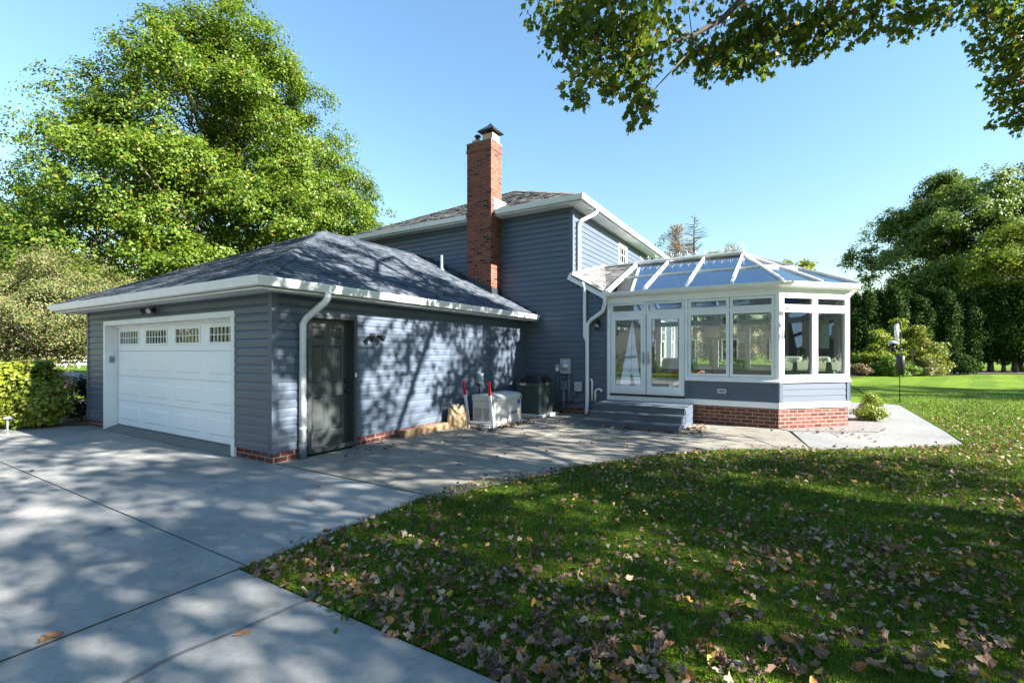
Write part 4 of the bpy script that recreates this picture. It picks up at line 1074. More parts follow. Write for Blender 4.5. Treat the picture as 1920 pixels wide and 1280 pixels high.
# ------------------------------------------------------------------ vegetation
def rnorm(n): 
    v=rng.normal(size=(n,3)); return v/np.linalg.norm(v,axis=1,keepdims=True)
def LM(name,stops,**k): M[name]=leafmat(name,stops,**k)
LM('oak_leaf',[(0,(.048,.098,.007)),(.35,(.080,.145,.009)),(.7,(.120,.188,.012)),(.97,(.175,.225,.02)),(.99,(.30,.20,.03)),(1,(.28,.12,.03))],trans=.42,spec=.35)
LM('oak_leaf_dark',[(0,(.03,.08,.012)),(.5,(.06,.13,.016)),(1,(.12,.19,.03))],trans=.4)
LM('maple_leaf',[(0,(.060,.105,.012)),(.5,(.095,.150,.014)),(.85,(.15,.19,.018)),(.95,(.25,.25,.02)),(.985,(.28,.12,.04)),(1,(.22,.10,.06))],trans=.5,rough=.45)
LM('crab_leaf',[(0,(.06,.09,.025)),(.35,(.10,.15,.03)),(.5,(.17,.13,.075)),(.78,(.14,.19,.04)),(.93,(.22,.16,.09)),(1,(.30,.19,.08))],trans=.35)
LM('hedge_leaf',[(0,(.09,.14,.012)),(.5,(.20,.25,.02)),(1,(.32,.33,.05))],trans=.35,spec=.5,rough=.38)
LM('arbor_leaf',[(0,(.016,.036,.009)),(.6,(.033,.064,.014)),(1,(.058,.092,.02))],trans=.1,spec=.05,rough=.8)
LM('back_leaf',[(0,(.065,.115,.018)),(.5,(.115,.180,.025)),(1,(.20,.25,.04))],trans=.35)
LM('light_leaf',[(0,(.10,.15,.015)),(.5,(.18,.24,.025)),(1,(.28,.30,.04))],trans=.4)
LM('gold_leaf',[(0,(.07,.12,.015)),(.5,(.13,.18,.02)),(.85,(.22,.23,.03)),(1,(.34,.20,.04))],trans=.35)
LM('rust_leaf',[(0,(.15,.095,.06)),(.6,(.22,.15,.09)),(1,(.28,.22,.11))],trans=.3)
LM('juniper_leaf',[(0,(.05,.11,.012)),(.6,(.11,.20,.018)),(1,(.19,.27,.03))],trans=.25)
LM('dark_leaf',[(0,(.012,.02,.012)),(.6,(.025,.035,.02)),(1,(.06,.035,.03))],trans=.15)
LM('fluff_leaf',[(0,(.16,.18,.07)),(.6,(.26,.26,.12)),(1,(.36,.30,.18))],trans=.3)

def plant(name,label,cat,base,prof,nc,cr,N,ls,lm,bark='bark',tr=.3,group=None,seed=1,shell=.5,flat=.6,upn=.5,lean=(0,0),tmpl=QUAD,branch=True,wob=.35,aspect=1.0,outb=.55,droop=0,tuft=0,tr_=.3):
    global rng
    keep=rng; rng=np.random.default_rng(seed)
    root=empty(name,(base[0],base[1],0),0,label,cat,group)
    zs=np.array([p[0] for p in prof],float); rs=np.array([p[1] for p in prof],float)
    z0,z1=zs[0],zs[-1]
    zz=np.linspace(z0,z1,200); ww=np.interp(zz,zs,rs)**1.6+1e-6; ww/=ww.sum()
    cz=rng.choice(zz,nc,p=ww); ca=rng.uniform(0,2*np.pi,nc); lob=1+.09*np.sin(ca*3+seed)+.07*np.sin(ca*5+cz*.8)
    crr=np.interp(cz,zs,rs)*lob*rng.uniform(0,1,nc)**shell
    crr=np.maximum(crr-cr*.9,0)
    C=np.stack([crr*np.cos(ca)*aspect+lean[0]*(cz-z0),crr*np.sin(ca)+lean[1]*(cz-z0),cz],1)
    sizes=cr*rng.uniform(.65,1.3,nc)
    idx=rng.choice(nc,N,p=sizes**2/np.sum(sizes**2))
    d=rnorm(N)*(rng.uniform(0,1,N)**.45)[:,None]; d[:,2]*=flat
    P=C[idx]+d*sizes[idx][:,None]
    P[:,2]-=droop*(d[:,0]**2+d[:,1]**2)*sizes[idx]
    if tuft:                             # leaves gather in sprays at the twig ends
        nt_=nc*tuft; ci=rng.choice(nc,nt_,p=sizes**2/np.sum(sizes**2)); u=rnorm(nt_); u[:,2]=np.where(u[:,2]<-.3,-u[:,2],u[:,2])
        tc_=C[ci]+u*np.array([1,1,flat])*(sizes[ci]*rng.uniform(.45,1.08,nt_))[:,None]; tc_[:,2]-=droop*(u[:,0]**2+u[:,1]**2)*sizes[ci]
        ti=rng.integers(0,nt_,N); dd=rng.normal(size=(N,3))*tr_*np.array([.62,.62,.36])*rng.uniform(.7,1.3,nt_)[ti][:,None]
        P=tc_[ti]+dd-np.array([0,0,.35])*(dd[:,:1]**2+dd[:,1:2]**2)/tr_; tn=u[ti]*.55+dd/tr_*.5
    ok=P[:,2]>z0*.6; P=P[ok]
    n=rng.normal(size=(len(P),3))*(.5 if tuft else .75); n[:,2]+=upn
    if tuft: n+=tn[ok]
    axis=np.stack([P[:,0]-lean[0]*(P[:,2]-z0),P[:,1]-lean[1]*(P[:,2]-z0),(P[:,2]-(z0+z1)/2)*.7],1); axis/=np.linalg.norm(axis,axis=1,keepdims=True)+1e-6
    n+=axis*outb
    scatter('crown',P,frames(n),ls*rng.uniform(.6,1.25,len(P)),tmpl,M[lm],root)
    rg=random.Random(seed)
    if tr>0:
        top=z0+(z1-z0)*.72; mb=MB(); pts=[];rad=[]
        k=9
        for i in range(k+1):
            t=i/k; z=top*t; w=wob*math.sin(t*4+seed)*t
            pts.append((w+lean[0]*max(0,z-z0),wob*.7*math.cos(t*3.1+seed*2)*t+lean[1]*max(0,z-z0),z)); rad.append(tr*(1.35 if i==0 else 1.0)*(1-t)**.8+tr*.06)
        mb.tube(pts,rad,9); mb.build('trunk',M[bark],root)
        if branch:
            mb=MB()
            for i in range(nc):
                if i%2 and nc>120: continue
                c=Vector(C[i]); tz=min(top*.97,max(z0*.75,c.z-(.35+.3*rg.random())*math.hypot(c.x,c.y)-.02*c.z))
                f=min(.999,tz/top)*k; a=int(f); p=Vector(pts[a]).lerp(Vector(pts[min(a+1,k)]),f-a)
                L=(c-p).length; r0=min(tr*.45*(1-tz/top*.75),.012*L+.012)
                m1=p.lerp(c,.35)+Vector((rg.uniform(-1,1),rg.uniform(-1,1),rg.uniform(-.2,.9)))*L*.06; m2=p.lerp(c,.7)+Vector((rg.uniform(-1,1),rg.uniform(-1,1),rg.uniform(-.3,.8)))*L*.07
                mb.tube([p,m1,m2,c],[r0,r0*.75,r0*.5,r0*.2],5,cap=False)
            mb.build('branches',M[bark],root,fix=False)
    rng=keep
    return root
def copy_tree(o,loc,sc=(1,1,1),rz=0,label=None):
    c=o.copy(); col.objects.link(c); c.location=loc; c.scale=sc; c.rotation_euler=(0,0,rz)
    if label: c['label']=label
    for ch in list(o.children):
        k=ch.copy(); col.objects.link(k); k.parent=c
    return c

plant('oak_tree','huge bright green oak tree towering behind the garage roof','tree',at(416,25.5),
      [(2.5,8.0),(5,9.8),(8,9.9),(11.8,8.9),(14,7.6),(15.8,6.2),(18.2,4.3),(20.2,2.9),(21.8,1.6)],380,1.55,460000,.138,'oak_leaf',tr=.5,seed=3,shell=.40,wob=.5,droop=.2,tuft=13,tr_=.42,upn=.55,outb=.35)
plant('oak_tree','lower bright green tree at the left edge in front of the huge oak','tree',at(25,21),
      [(2.0,3.5),(3.5,4.6),(5.4,4.6),(7.0,3.2),(8.2,1.2)],110,1.2,95000,.125,'oak_leaf',tr=.3,seed=8,shell=.42,droop=.2,tuft=12,tr_=.38,upn=.55,outb=.35)
plant('crabapple_tree','spreading crabapple tree with sparse brownish autumn leaves left of the garage','tree',at(85,15.5),
      [(1.25,2.4),(2.0,3.4),(3.0,3.6),(4.0,2.9),(4.9,1.2)],170,.62,80000,.058,'crab_leaf',tr=.16,seed=5,shell=.5,wob=.25,bark='bark',tuft=9,tr_=.22,upn=.4,outb=.35)
for k,(px,d,h,lm,lb) in enumerate(((-60,40,12,'light_leaf','distant light green tree far left beyond the road'),(70,62,10,'back_leaf','distant round green tree behind the white fence'),(150,58,9,'light_leaf','distant yellow green tree seen between crabapple and garage'),(215,66,13,'back_leaf','distant dark green tree hidden partly by the garage'))):
    plant('background_tree',lb,'tree',at(px,d),[(1.0,h*.33),(h*.4,h*.42),(h*.75,h*.3),(h,h*.08)],50,h*.12,9000,.34,lm,tr=.25,seed=20+k,branch=False)
# hedge by the garage
for k,(px,d,r,h,lb) in enumerate(((74,10.0,.56,1.30,'rounded yellow green evergreen shrub nearest the garage at the driveway edge'),(14,9.95,.66,1.33,'large yellow green evergreen shrub behind the low path light'),(-58,9.75,.8,1.36,'yellow green evergreen shrub at the left edge of the photo'))):
    plant('hedge_shrub',lb,'shrub',at(px,d),[(.10,r*.8),(h*.35,r*1.05),(h*.6,r*.98),(h*.82,r*.72),(h*1.04,r*.2)],90,.2,9000,.085,'hedge_leaf',tr=.05,seed=31+k,shell=.3,upn=.7,outb=.6,tuft=8,tr_=.11,group='yellow green hedge shrubs',branch=False)
plant('dark_shrub','small dark blue green shrub in shade beside the garage corner','shrub',at(152,11.0),[(.05,.3),(.35,.42),(.7,.36),(.98,.15)],40,.14,3200,.05,'dark_leaf',tr=.03,seed=41,upn=.6,branch=True)
# right-hand background
plant('locust_tree','tall dark green spreading tree behind the evergreen hedge on the right','tree',at(1775,46),
      [(4,4.6),(8,7.6),(11,8.8),(14,7.9),(16.5,5.6),(18.8,2.0)],150,1.7,120000,.23,'back_leaf',tr=.42,seed=6,shell=.45,wob=.5,droop=.12,tuft=11,tr_=.5,flat=.75,upn=.4)
plant('locust_tree','tall dark green tree filling the right edge above the hedge','tree',at(1960,43),
      [(5,5.0),(8,6.6),(11,7.2),(14,6.0),(17,3.8),(19.5,1.4)],110,1.6,80000,.23,'back_leaf',tr=.4,seed=16,shell=.45,wob=.5,droop=.12,tuft=11,tr_=.5,flat=.75,upn=.4)
plant('light_green_tree','lighter yellow green tree at right edge just above the dark hedge','tree',at(1910,38),
      [(4.5,3.2),(7,4.8),(9,4.4),(11.6,1.8)],70,1.2,36000,.19,'light_leaf',tr=.25,seed=9,shell=.45,tuft=10,tr_=.45,flat=.75)
av=plant('arborvitae','dark arborvitae of the tall evergreen hedge row on the right','tree',at(1600,37.5),[(.95,1.05),(2.5,1.3),(4.5,1.15),(6.0,.7),(7.0,.15)],90,.42,9000,.16,'arbor_leaf',tr=.13,seed=12,shell=.35,flat=1.4,upn=.2,outb=.9,group='dark evergreen hedge row',branch=False,wob=.08)
av2=plant('arborvitae','dark arborvitae of the tall evergreen hedge row on the right','tree',at(1628,37.0),[(.95,.95),(2.2,1.25),(4.2,1.1),(5.8,.75),(6.6,.15)],90,.42,9000,.16,'arbor_leaf',tr=.12,seed=13,shell=.35,flat=1.4,upn=.2,outb=.9,group='dark evergreen hedge row',branch=False,wob=.1)
rh=random.Random(4)
for k in range(16):
    px=1652+k*23; d=37.2-.02*k+rh.uniform(-.5,.5)
    s=rh.uniform(.88,1.12); copy_tree(av if k%2 else av2,(*at(px,d),0),(s,s,rh.uniform(.9,1.08)),rh.uniform(0,6))
for k in range(9):
    px=1585+k*45; s=rh.uniform(.9,1.1); copy_tree(av2 if k%2 else av,(*at(px,39.6+rh.uniform(-.4,.4)),0),(s,s,rh.uniform(.95,1.1)),rh.uniform(0,6))
sheet('shrub_bed',[at(1590,30),at(1660,31),at(1760,32),at(1830,34.5),at(2000,34.5),at(2000,41),at(1560,41),at(1560,30)],.012,M['mulch'])
for nm,lb,px,d,prof,nc,cr,N,ls,lm in (
  ('golden_shrub','big golden green shrub turning orange in front of the dark hedge','shrub',0,0,0,0,0,0) ,) if False else ():
    pass
def shr(nm,lb,px,d,r,h,nc,cr,N,ls,lm,seed,asp=1,z0=.1,**k):
    return plant(nm,lb,'shrub',at(px,d),[(z0,r*.8),(h*.3,r),(h*.65,r*.85),(h,r*.35)],nc,cr,N,ls,lm,tr=.06,seed=seed,shell=.4,branch=False,aspect=asp,**k)
shr('golden_shrub','tall golden shrub tinged orange behind the bird feeder',1718,33.2,2.4,3.3,80,.5,11000,.14,'gold_leaf',51)
shr('leafy_shrub','tall green feathery shrub left of the golden shrub near the sunroom',1648,33.4,2.1,3.0,70,.5,9500,.15,'light_leaf',52)
shr('leafy_shrub','upright yellow green shrub rising between golden shrub and sunroom',1684,33.8,1.7,3.8,60,.45,8000,.15,'light_leaf',53)
shr('juniper','low bright green spreading juniper behind the bird feeder baffle',1668,31.2,1.5,1.35,50,.4,7000,.11,'juniper_leaf',54,flat=.4)
shr('juniper','low bright green juniper peeking right of the feeder baffle',1704,31.6,.9,.95,30,.3,3500,.11,'juniper_leaf',55,flat=.4)
shr('juniper','dark low juniper mound right of the pale grasses',1790,34.5,1.8,1.5,50,.45,6000,.13,'arbor_leaf',56,flat=.5)
shr('pale_grass_clump','pale fluffy perennial clump in the far shrub bed',1738,31.8,.95,1.25,40,.3,4500,.11,'fluff_leaf',57)
shr('brown_mound','low reddish brown mound plant next to the sunroom at the bed edge',1612,31.5,.9,.8,30,.28,3000,.1,'rust_leaf',58)
shr('boxwood_shrub','small yellow green shrub at the sunroom corner beside the pale walkway',1632,10.9,.42,.62,60,.13,5200,.042,'hedge_leaf',59,z0=.04,upn=.6,outb=.8)
# beyond the sunroom ridge
plant('rusty_tree','sparse copper leaved tree rising behind the sunroom ridge','tree',at(1268,50),[(6,2.6),(9,4.2),(12,3.4),(15.0,1.0)],90,.8,15000,.14,'rust_leaf',tr=.22,seed=61,shell=.6)
plant('rusty_tree','thin brownish tree right of the bare conifer behind the ridge','tree',at(1372,52),[(6,1.8),(9,3.0),(12,2.4),(14.6,.6)],70,.7,9000,.14,'rust_leaf',tr=.16,seed=62,shell=.6)
plant('spruce_tree','small dark spruce between bare conifer and finial','tree',at(1338,47),[(3,2.2),(7,1.6),(10,1.0),(12.6,.1)],60,.5,5200,.2,'back_leaf',tr=.14,seed=63,shell=.5,flat=.3)
plant('round_tree','round green treetop beyond the right slope of the glass roof','tree',at(1512,58),[(3,3.0),(8,3.6),(11,2.8),(12.9,1.0)],60,1.0,15000,.3,'light_leaf',tr=.25,seed=64)
plant('round_tree','darker green treetop just left of the round green one','tree',at(1474,60),[(3,1.8),(8,2.1),(11,1.6),(13.0,.5)],36,.8,8000,.3,'back_leaf',tr=.2,seed=65)
# bare conifer
b=at(1302,47); r=empty('bare_conifer',(*b,0),0,'leafless grey conifer skeleton behind the sunroom roof','tree')
mb=MB(); mb.tube([(0,0,0),(.1,0,8),(-.05,0,12),(0,0,15.6)],[.25,.16,.09,.015],8); mb.build('trunk',M['darkbark'],r)
mb=MB(); rg=random.Random(9)
for k in range(70):
    z=7+8.2*(k/70); a=rg.uniform(0,6.28); L=(15.9-z)*.42*rg.uniform(.6,1.25)+.2; p=Vector((0,0,z)); d=Vector((math.cos(a),math.sin(a),.12))
    e_=p+d*L; mb.tube([p,p+d*L*.5+Vector((0,0,-.06)),e_+Vector((0,0,.12*L))],[.04,.028,.006],5,cap=False)
    for j in range(5):
        t=rg.uniform(.3,1); q0=p+d*L*t; a2=a+rg.choice((-1,1))*rg.uniform(.5,1.1); mb.tube([q0,q0+Vector((math.cos(a2),math.sin(a2),rg.uniform(-.1,.3)))*L*.3],[.016,.005],4,cap=False)
mb.build('branches',M['darkbark'],r,fix=False)

# ------------------------------------------------------------------ the overhanging maple (trunk stands right of the view)
TX,TY=6.3,6.6
MT=empty('maple_tree',(TX,TY,0),0,'overhanging maple whose leafy branches fill the top right of the view','tree')
MI=Matrix.Translation((-TX,-TY,0))
def mpart(mb,name,fix=True):
    o=mb.build(name,M['darkbark'],MT,fix); o.matrix_parent_inverse=MI; return o
mb=MB(); mb.tube([(TX,TY,-.1),(TX,TY,.3),(TX-.05,TY+.05,2),(TX-.15,TY,4),(TX+.1,TY+.1,7),(TX,TY,10),(TX+.1,TY,12.5)],[.42,.33,.28,.24,.18,.1,.03],12); mpart(mb,'trunk')
def P3(px,py,d): x,y=at(px,d); return np.array([x,y,EYE+(HZ-py)*d/F])
vis=[]      # visible clumps: px,py,depth,radius,leaves,droop
for px,py,d,r,n in (
 (1015,15,5.6,.22,70),(1060,20,5.5,.30,150),(1110,10,5.4,.33,190),(1050,80,5.5,.26,110),(1095,75,5.4,.30,180),(1150,50,5.5,.33,220),(1200,30,5.4,.30,170),(1240,20,5.8,.25,70),
 (1105,130,5.3,.24,110),(1075,170,5.2,.17,40),(1165,110,5.5,.30,170),(1210,90,5.6,.28,170),(1150,160,5.5,.18,60),(1195,150,5.6,.22,110),(1210,190,5.5,.15,60),(1190,215,5.4,.13,45),(1182,236,5.4,.07,14),(1098,190,5.1,.10,12),
 (1265,60,6.6,.22,50),(1300,100,6.6,.30,150),(1345,95,6.6,.33,200),(1390,70,6.6,.36,240),(1330,130,6.6,.22,80),(1385,115,6.6,.26,130),(1430,105,6.5,.26,120),(1432,130,6.4,.12,26),(1450,60,6.6,.36,240),(1420,20,6.4,.36,240),
 (1500,80,6.6,.28,130),(1510,105,6.6,.15,36),(1540,60,6.6,.30,150),(1500,30,6.5,.38,240),(1570,30,6.5,.36,220),(1600,55,6.8,.24,90),(1640,25,6.8,.34,170),(1690,50,7.0,.24,70),(1710,20,7.0,.32,140),(1740,40,7.2,.22,60),(1700,68,7.0,.12,18),(1770,15,7.2,.28,90),(1345,15,6.3,.2,30),(1290,10,6.2,.15,16),
 (1835,15,7.6,.30,110),(1880,20,7.4,.38,220),(1915,40,7.3,.40,240),(1840,75,7.6,.22,60),(1880,90,7.4,.32,160),(1915,110,7.3,.36,200),(1895,150,7.4,.28,110),(1860,150,7.6,.16,26),(1915,180,7.3,.26,110),(1880,195,7.5,.2,50),(1905,225,7.4,.18,50),(1870,225,7.6,.12,16),(1945,220,7.3,.3,120),(1835,110,7.7,.12,20),(1950,80,7.3,.5,300),(1950,-40,7.3,.6,300)):
    vis.append((P3(px,py,d),r,n))
for k in range(60):                   # the bough goes on above the frame
    px=rng.uniform(1000,2000); py=rng.uniform(-330,-10); vis.append((P3(px,py,rng.uniform(5.2,7.6)),rng.uniform(.25,.45),int(rng.uniform(60,140))))
PP=[];NN=[];AL=[]
for c,r,n in vis:
    d=rnorm(n)*(rng.uniform(0,1,n)**.5*r*1.15)[:,None]; PP.append(c+d*np.array([1,1,.85]))
PP=np.concatenate(PP); n_=len(PP)
nr=rng.normal(size=(n_,3)); nr[:,2]*=.7; al=rng.normal(size=(n_,3))*.55; al[:,2]-=.9
o=scatter('crown',PP,frames(nr,al),rng.uniform(.055,.125,n_),MAPLE,M['maple_leaf'],MT,curl=rng.uniform(-.1,.45,n_)); o.matrix_parent_inverse=MI
# limbs through the visible boughs
mb=MB()
def limb(pts,r0,r1):
    n=len(pts); mb.tube(pts,[r0+(r1-r0)*i/(n-1) for i in range(n)],7)
limb([(TX-.12,TY,4.6),tuple(P3(1760,-300,7.4)),tuple(P3(1560,-170,6.8)),tuple(P3(1450,-60,6.4)),tuple(P3(1395,-5,6.2)),tuple(P3(1352,38,6.0)),tuple(P3(1300,66,5.9)),tuple(P3(1262,78,5.8)),tuple(P3(1232,80,5.7))],.075,.014)
limb([tuple(P3(1262,78,5.8)),tuple(P3(1225,100,5.6)),tuple(P3(1215,150,5.5)),tuple(P3(1200,190,5.45)),tuple(P3(1184,236,5.4))],.016,.004)
limb([tuple(P3(1290,100,6.2)),tuple(P3(1262,130,5.9)),tuple(P3(1232,162,5.6)),tuple(P3(1205,205,5.45))],.012,.004)
limb([tuple(P3(1560,-170,6.8)),tuple(P3(1590,-20,6.7)),tuple(P3(1550,18,6.6)),tuple(P3(1500,52,6.6)),tuple(P3(1465,62,6.6)),tuple(P3(1400,70,6.6))],.07,.01)
limb([tuple(P3(1450,-60,6.4)),tuple(P3(1300,-70,5.8)),tuple(P3(1180,-20,5.5)),tuple(P3(1100,30,5.4)),tuple(P3(1020,60,5.5))],.06,.008)
limb([tuple(P3(1180,-20,5.5)),tuple(P3(1140,90,5.4)),tuple(P3(1100,130,5.3)),tuple(P3(1062,158,5.2)),tuple(P3(1040,168,5.2))],.02,.004)
limb([tuple(P3(1590,-20,6.7)),tuple(P3(1680,10,6.9)),tuple(P3(1730,40,7.1))],.03,.006)
limb([(TX-.15,TY,4.2),tuple(P3(2080,-60,7.6)),tuple(P3(1960,10,7.4)),tuple(P3(1900,100,7.4)),tuple(P3(1880,190,7.5))],.06,.006)
for c,r,n in vis:
    j=rng.integers(0,len(vis)); q_=vis[j][0]
    if np.linalg.norm(q_-c)<1.0: mb.tube([c,(c+q_)/2+np.array([0,0,.06]),q_],[.006,.008,.006],4,cap=False)
rg=random.Random(2)
for k in range(36):
    z=rg.uniform(3.6,11); a=rg.uniform(0,6.28); L=rg.uniform(2,5.2)
    e_=Vector((TX+math.cos(a)*L,TY+math.sin(a)*L,z+L*.45)); p=Vector((TX,TY,z)); 
    xc=CA*e_.x+SA*e_.y; d=-SA*e_.x+CA*e_.y
    if xc<1.16*d+.3: continue
    mb.tube([p,p.lerp(e_,.5)+Vector((0,0,.3)),e_],[.05,.03,.010],6,cap=False)
mpart(mb,'limbs',False)
def canopy(center,rad,ncl,N,cr,ls,seed,parent,inv,gap=None,mat='maple_leaf'):
    r_=np.random.default_rng(seed); c=r_.normal(size=(ncl,3)); c/=np.linalg.norm(c,axis=1,keepdims=True); c*=(r_.uniform(0,1,ncl)**.4)[:,None]
    C=np.array(center)+c*np.array(rad)
    idx=r_.integers(0,ncl,N); dd=r_.normal(size=(N,3))*cr*np.array([.62,.62,.42]); P=C[idx]+dd
    xc=CA*P[:,0]+SA*P[:,1]; d=-SA*P[:,0]+CA*P[:,1]
    keep=(xc>1.16*np.maximum(d,-99)+.35)|(d<0)|(P[:,2]>EYE+.80*d+.3)
    P=P[keep&(P[:,2]>2.2)]
    n=r_.normal(size=(len(P),3)); n[:,2]+=.6
    o=scatter('crown',P,frames(n),r_.uniform(.10,.17,len(P)),QUAD*np.array([1.35,1,1]),M[mat],parent); o.matrix_parent_inverse=inv; return o
canopy((TX+.2,TY-.2,6.7),(5.6,5.8,3.6),CAN[0][0],CAN[0][1],.52,.13,71,MT,MI)
canopy((6.2,10.2,7.4),(4.4,1.5,2.4),22,4200,.5,.13,70,MT,MI).name='side_crown'
def offtree(name,label,x,y,h,rad,zc,ncl,N,seed,tr=.3,mat='maple_leaf'):
    r=empty(name,(x,y,0),0,label,'tree'); inv=Matrix.Translation((-x,-y,0))
    mb=MB(); mb.tube([(x,y,-.1),(x,y,.3),(x+.1,y,h*.4),(x-.1,y+.1,h*.8)],[tr*1.3,tr,tr*.75,tr*.2],10); mb.build('trunk',M['darkbark'],r).matrix_parent_inverse=inv
    canopy((x,y,zc),rad,ncl,N,.58,.14,seed,r,inv,mat=mat); return r
offtree('maple_tree','shade maple standing out of frame right of the overhanging maple',*CAN[1])
offtree('maple_tree','shade maple out of frame far to the right casting lawn shadow',*CAN[2])
for k,(x,y,zc,sz) in enumerate(((5,-8,11,6),(14,-5,11,6))):  # unseen trees added to block sky light and deepen the shade
    offtree('maple_tree',('tall maple out of frame behind the photographer','tall maple out of frame behind the right lawn')[k],x,y,15,(sz,5,4.2),zc,80,9000,75+k)
for k,(x,y) in enumerate(((46,2),(45,10),(47,18),(45,27))):
    offtree('shade_tree',('dark tree out of frame right, mirrored in the angled windows','bushy dark tree out of frame right beside its twin','dark tree out of frame right near the hedge end','last dark tree of the row out of frame right')[k],x,y,11,(5,5,4.6),5.6,70,9000,95+k,mat='back_leaf')
for k in range(20):
    s=1.4+.12*math.sin(k*1.9); copy_tree(av if k%2 else av2,(37+1.6*(k%2)+.4*math.sin(k*2.3),4+k*1.25,0),(s,s,s),k*1.3,label='dark arborvitae in the out of frame row to the right, mirrored in the angled windows')
for k in range(12):
    px=900+k*62; s=1+.1*math.sin(k*2.1); copy_tree(av if k%2 else av2,(*at(px,44+math.sin(k*1.7)*.7),0),(s*1.5,s*1.5,s*.9),k,label='dark arborvitae beyond the sunroom, glimpsed through its windows')

# ------------------------------------------------------------------ grass and fallen leaves
def sample(poly,n,dmax,pw,dmin=1.7):
    # points in view, denser close by
    u=rng.uniform(0,1,n); d=dmin*(dmax/dmin)**(u**pw); px=rng.uniform(-300,3100,n)
    xc=(px-960)/F*d; return np.stack([CA*xc-SA*d,SA*xc+CA*d],1),d
lawn_g=[(LX-.02,LY-.02),(LX-.03,3.0),(LX-.02,4.0)]+[(x-.0,y+.02) for x,y in arc]+walk_r+[(2.3,18.45),(2.3,40),(40,40),(40,LY-.07)]
P,d=sample(lawn_g,800000,19,.64); k=inpoly(P,lawn_g)&(rng.uniform(0,1,len(P))<np.clip(1-(d-9)/10,0,1)); P,d=P[k],d[k]
n_=len(P); hgt=rng.uniform(.022,.055,n_)*np.minimum(1.25,1+.02*d); wid=.0038*np.maximum(1,d/3.0)*rng.uniform(.7,1.3,n_)
nr=rng.normal(size=(n_,3)); nr[:,2]=rng.uniform(-.1,.5,n_); al=rng.normal(size=(n_,3))*.42; al[:,2]+=1
g=scatter('grass',np.concatenate([P,np.full((n_,1),-.004)],1),frames(nr,al),np.stack([wid,hgt,hgt],1),BLADE,M['grass'])
tag(g,'short green lawn grass blades',kind='stuff')
def fallen(n,dmax,poly):
    P,d=sample(poly,n,dmax,.60); k=inpoly(P,poly); P,d=P[k],d[k]
    dens=.55+.45*np.sin(P[:,0]*1.3+1.0)*np.sin(P[:,1]*1.7+.5); edge=np.exp(-np.abs(P[:,1]-LY)*2.0)+.9*np.exp(-np.abs(d-8.2)*.8)
    far=np.where(P[:,0]>2.8,np.exp(-(P[:,0]-2.8)*.35)*.8,1)*np.where(d>11,np.exp(-(d-11)*.5),1)
    k=rng.uniform(0,1,len(P))<(dens*.8+edge)*far*1.0
    return P[k],d[k]
FC=[('mauve',(.20,.12,.085),(.29,.185,.135)),('brown',(.14,.07,.035),(.23,.12,.065)),('pale',(.33,.245,.17),(.45,.34,.24)),('orange',(.34,.115,.03),(.44,.19,.04)),('yellow',(.42,.27,.04),(.50,.36,.09)),('dark',(.055,.032,.03),(.10,.055,.05))]
for nm,a,b in FC: M['fallen_'+nm]=pmat('fallen_'+nm,a,b,22,.65,.3,60)
LM('litter_leaf',[(0,(.06,.035,.022)),(.2,(.13,.065,.035)),(.4,(.20,.115,.07)),(.58,(.26,.16,.10)),(.74,(.34,.24,.165)),(.85,(.44,.35,.26)),(.91,(.42,.17,.03)),(.95,(.48,.31,.05)),(1,(.28,.08,.03))],trans=.18,rough=.6)
P,d=fallen(NFALL,17,lawn_g)
sx_=np.abs((CA*P[:,0]+SA*P[:,1])/d*F)<950; vis_=sx_&(d>2.26)
order=np.argsort(np.where(vis_,d,99)); near=order[:282]; rest=order[282:]
def leafpose(n):
    nr=rng.normal(size=(n,3))*.55; nr[:,2]=1; return frames(nr)
nr=len(rest)
ex=[];
def pile(cx,cy,rx,ry,n,a=0):
    t=rng.normal(size=(n,2))*np.array([rx,ry]); c,s=math.cos(a),math.sin(a); ex.append(np.stack([cx+t[:,0]*c-t[:,1]*s,cy+t[:,0]*s+t[:,1]*c,rng.uniform(.006,.03,n)],1))
pile(-5.30,8.75,.08,.42,170); pile(-5.75,7.98,.3,.06,70); pile(-1.75,10.1,.14,.30,90); pile(-2.9,9.5,.7,.05,80); pile(-4.5,9.9,.5,.3,10); pile(-5.2,8.0,.5,.5,26)
pile(.55,11.2,.5,.35,50); pile(-5.9,6.0,.12,1.2,24); pile(-4.5,6.5,1.0,1.6,26); pile(-6.1,5.5,.15,.3,10); pile(-5.5,9.9,.3,.2,16); pile(-2.2,8.0,.8,.5,22)
EX=np.concatenate(ex); EXs=rng.uniform(.045,.085,len(EX))
LP=np.concatenate([np.concatenate([P[rest],rng.uniform(.012,.05,(nr,1))],1),EX]); n2=len(LP)
sz=np.concatenate([rng.uniform(.032,.066,nr),EXs])
o=scatter('leaf_litter',LP,leafpose(n2),np.stack([sz*rng.uniform(.45,1.05,n2),sz,sz],1),np.where((rng.uniform(0,1,n2)<.5)[:,None,None],MAPLE[None],CRISP[None]),M['litter_leaf'],curl=rng.uniform(-.8,1.3,n2),fold=rng.uniform(-.7,.8,n2),crump=.085); tag(o,'scatter of dry fallen maple leaves over lawn and patio',kind='stuff')
base={}
rg=random.Random(12)
wts=[.30,.25,.15,.09,.05,.16]
labs={'mauve':'curled dusky pink brown fallen leaf lying on the near lawn','brown':'reddish brown fallen leaf lying on the near lawn','pale':'pale tan fallen leaf lying on the near lawn','orange':'orange fallen leaf lying on the near lawn','yellow':'yellow fallen leaf lying on the near lawn','dark':'dark purple brown fallen leaf lying on the near lawn'}
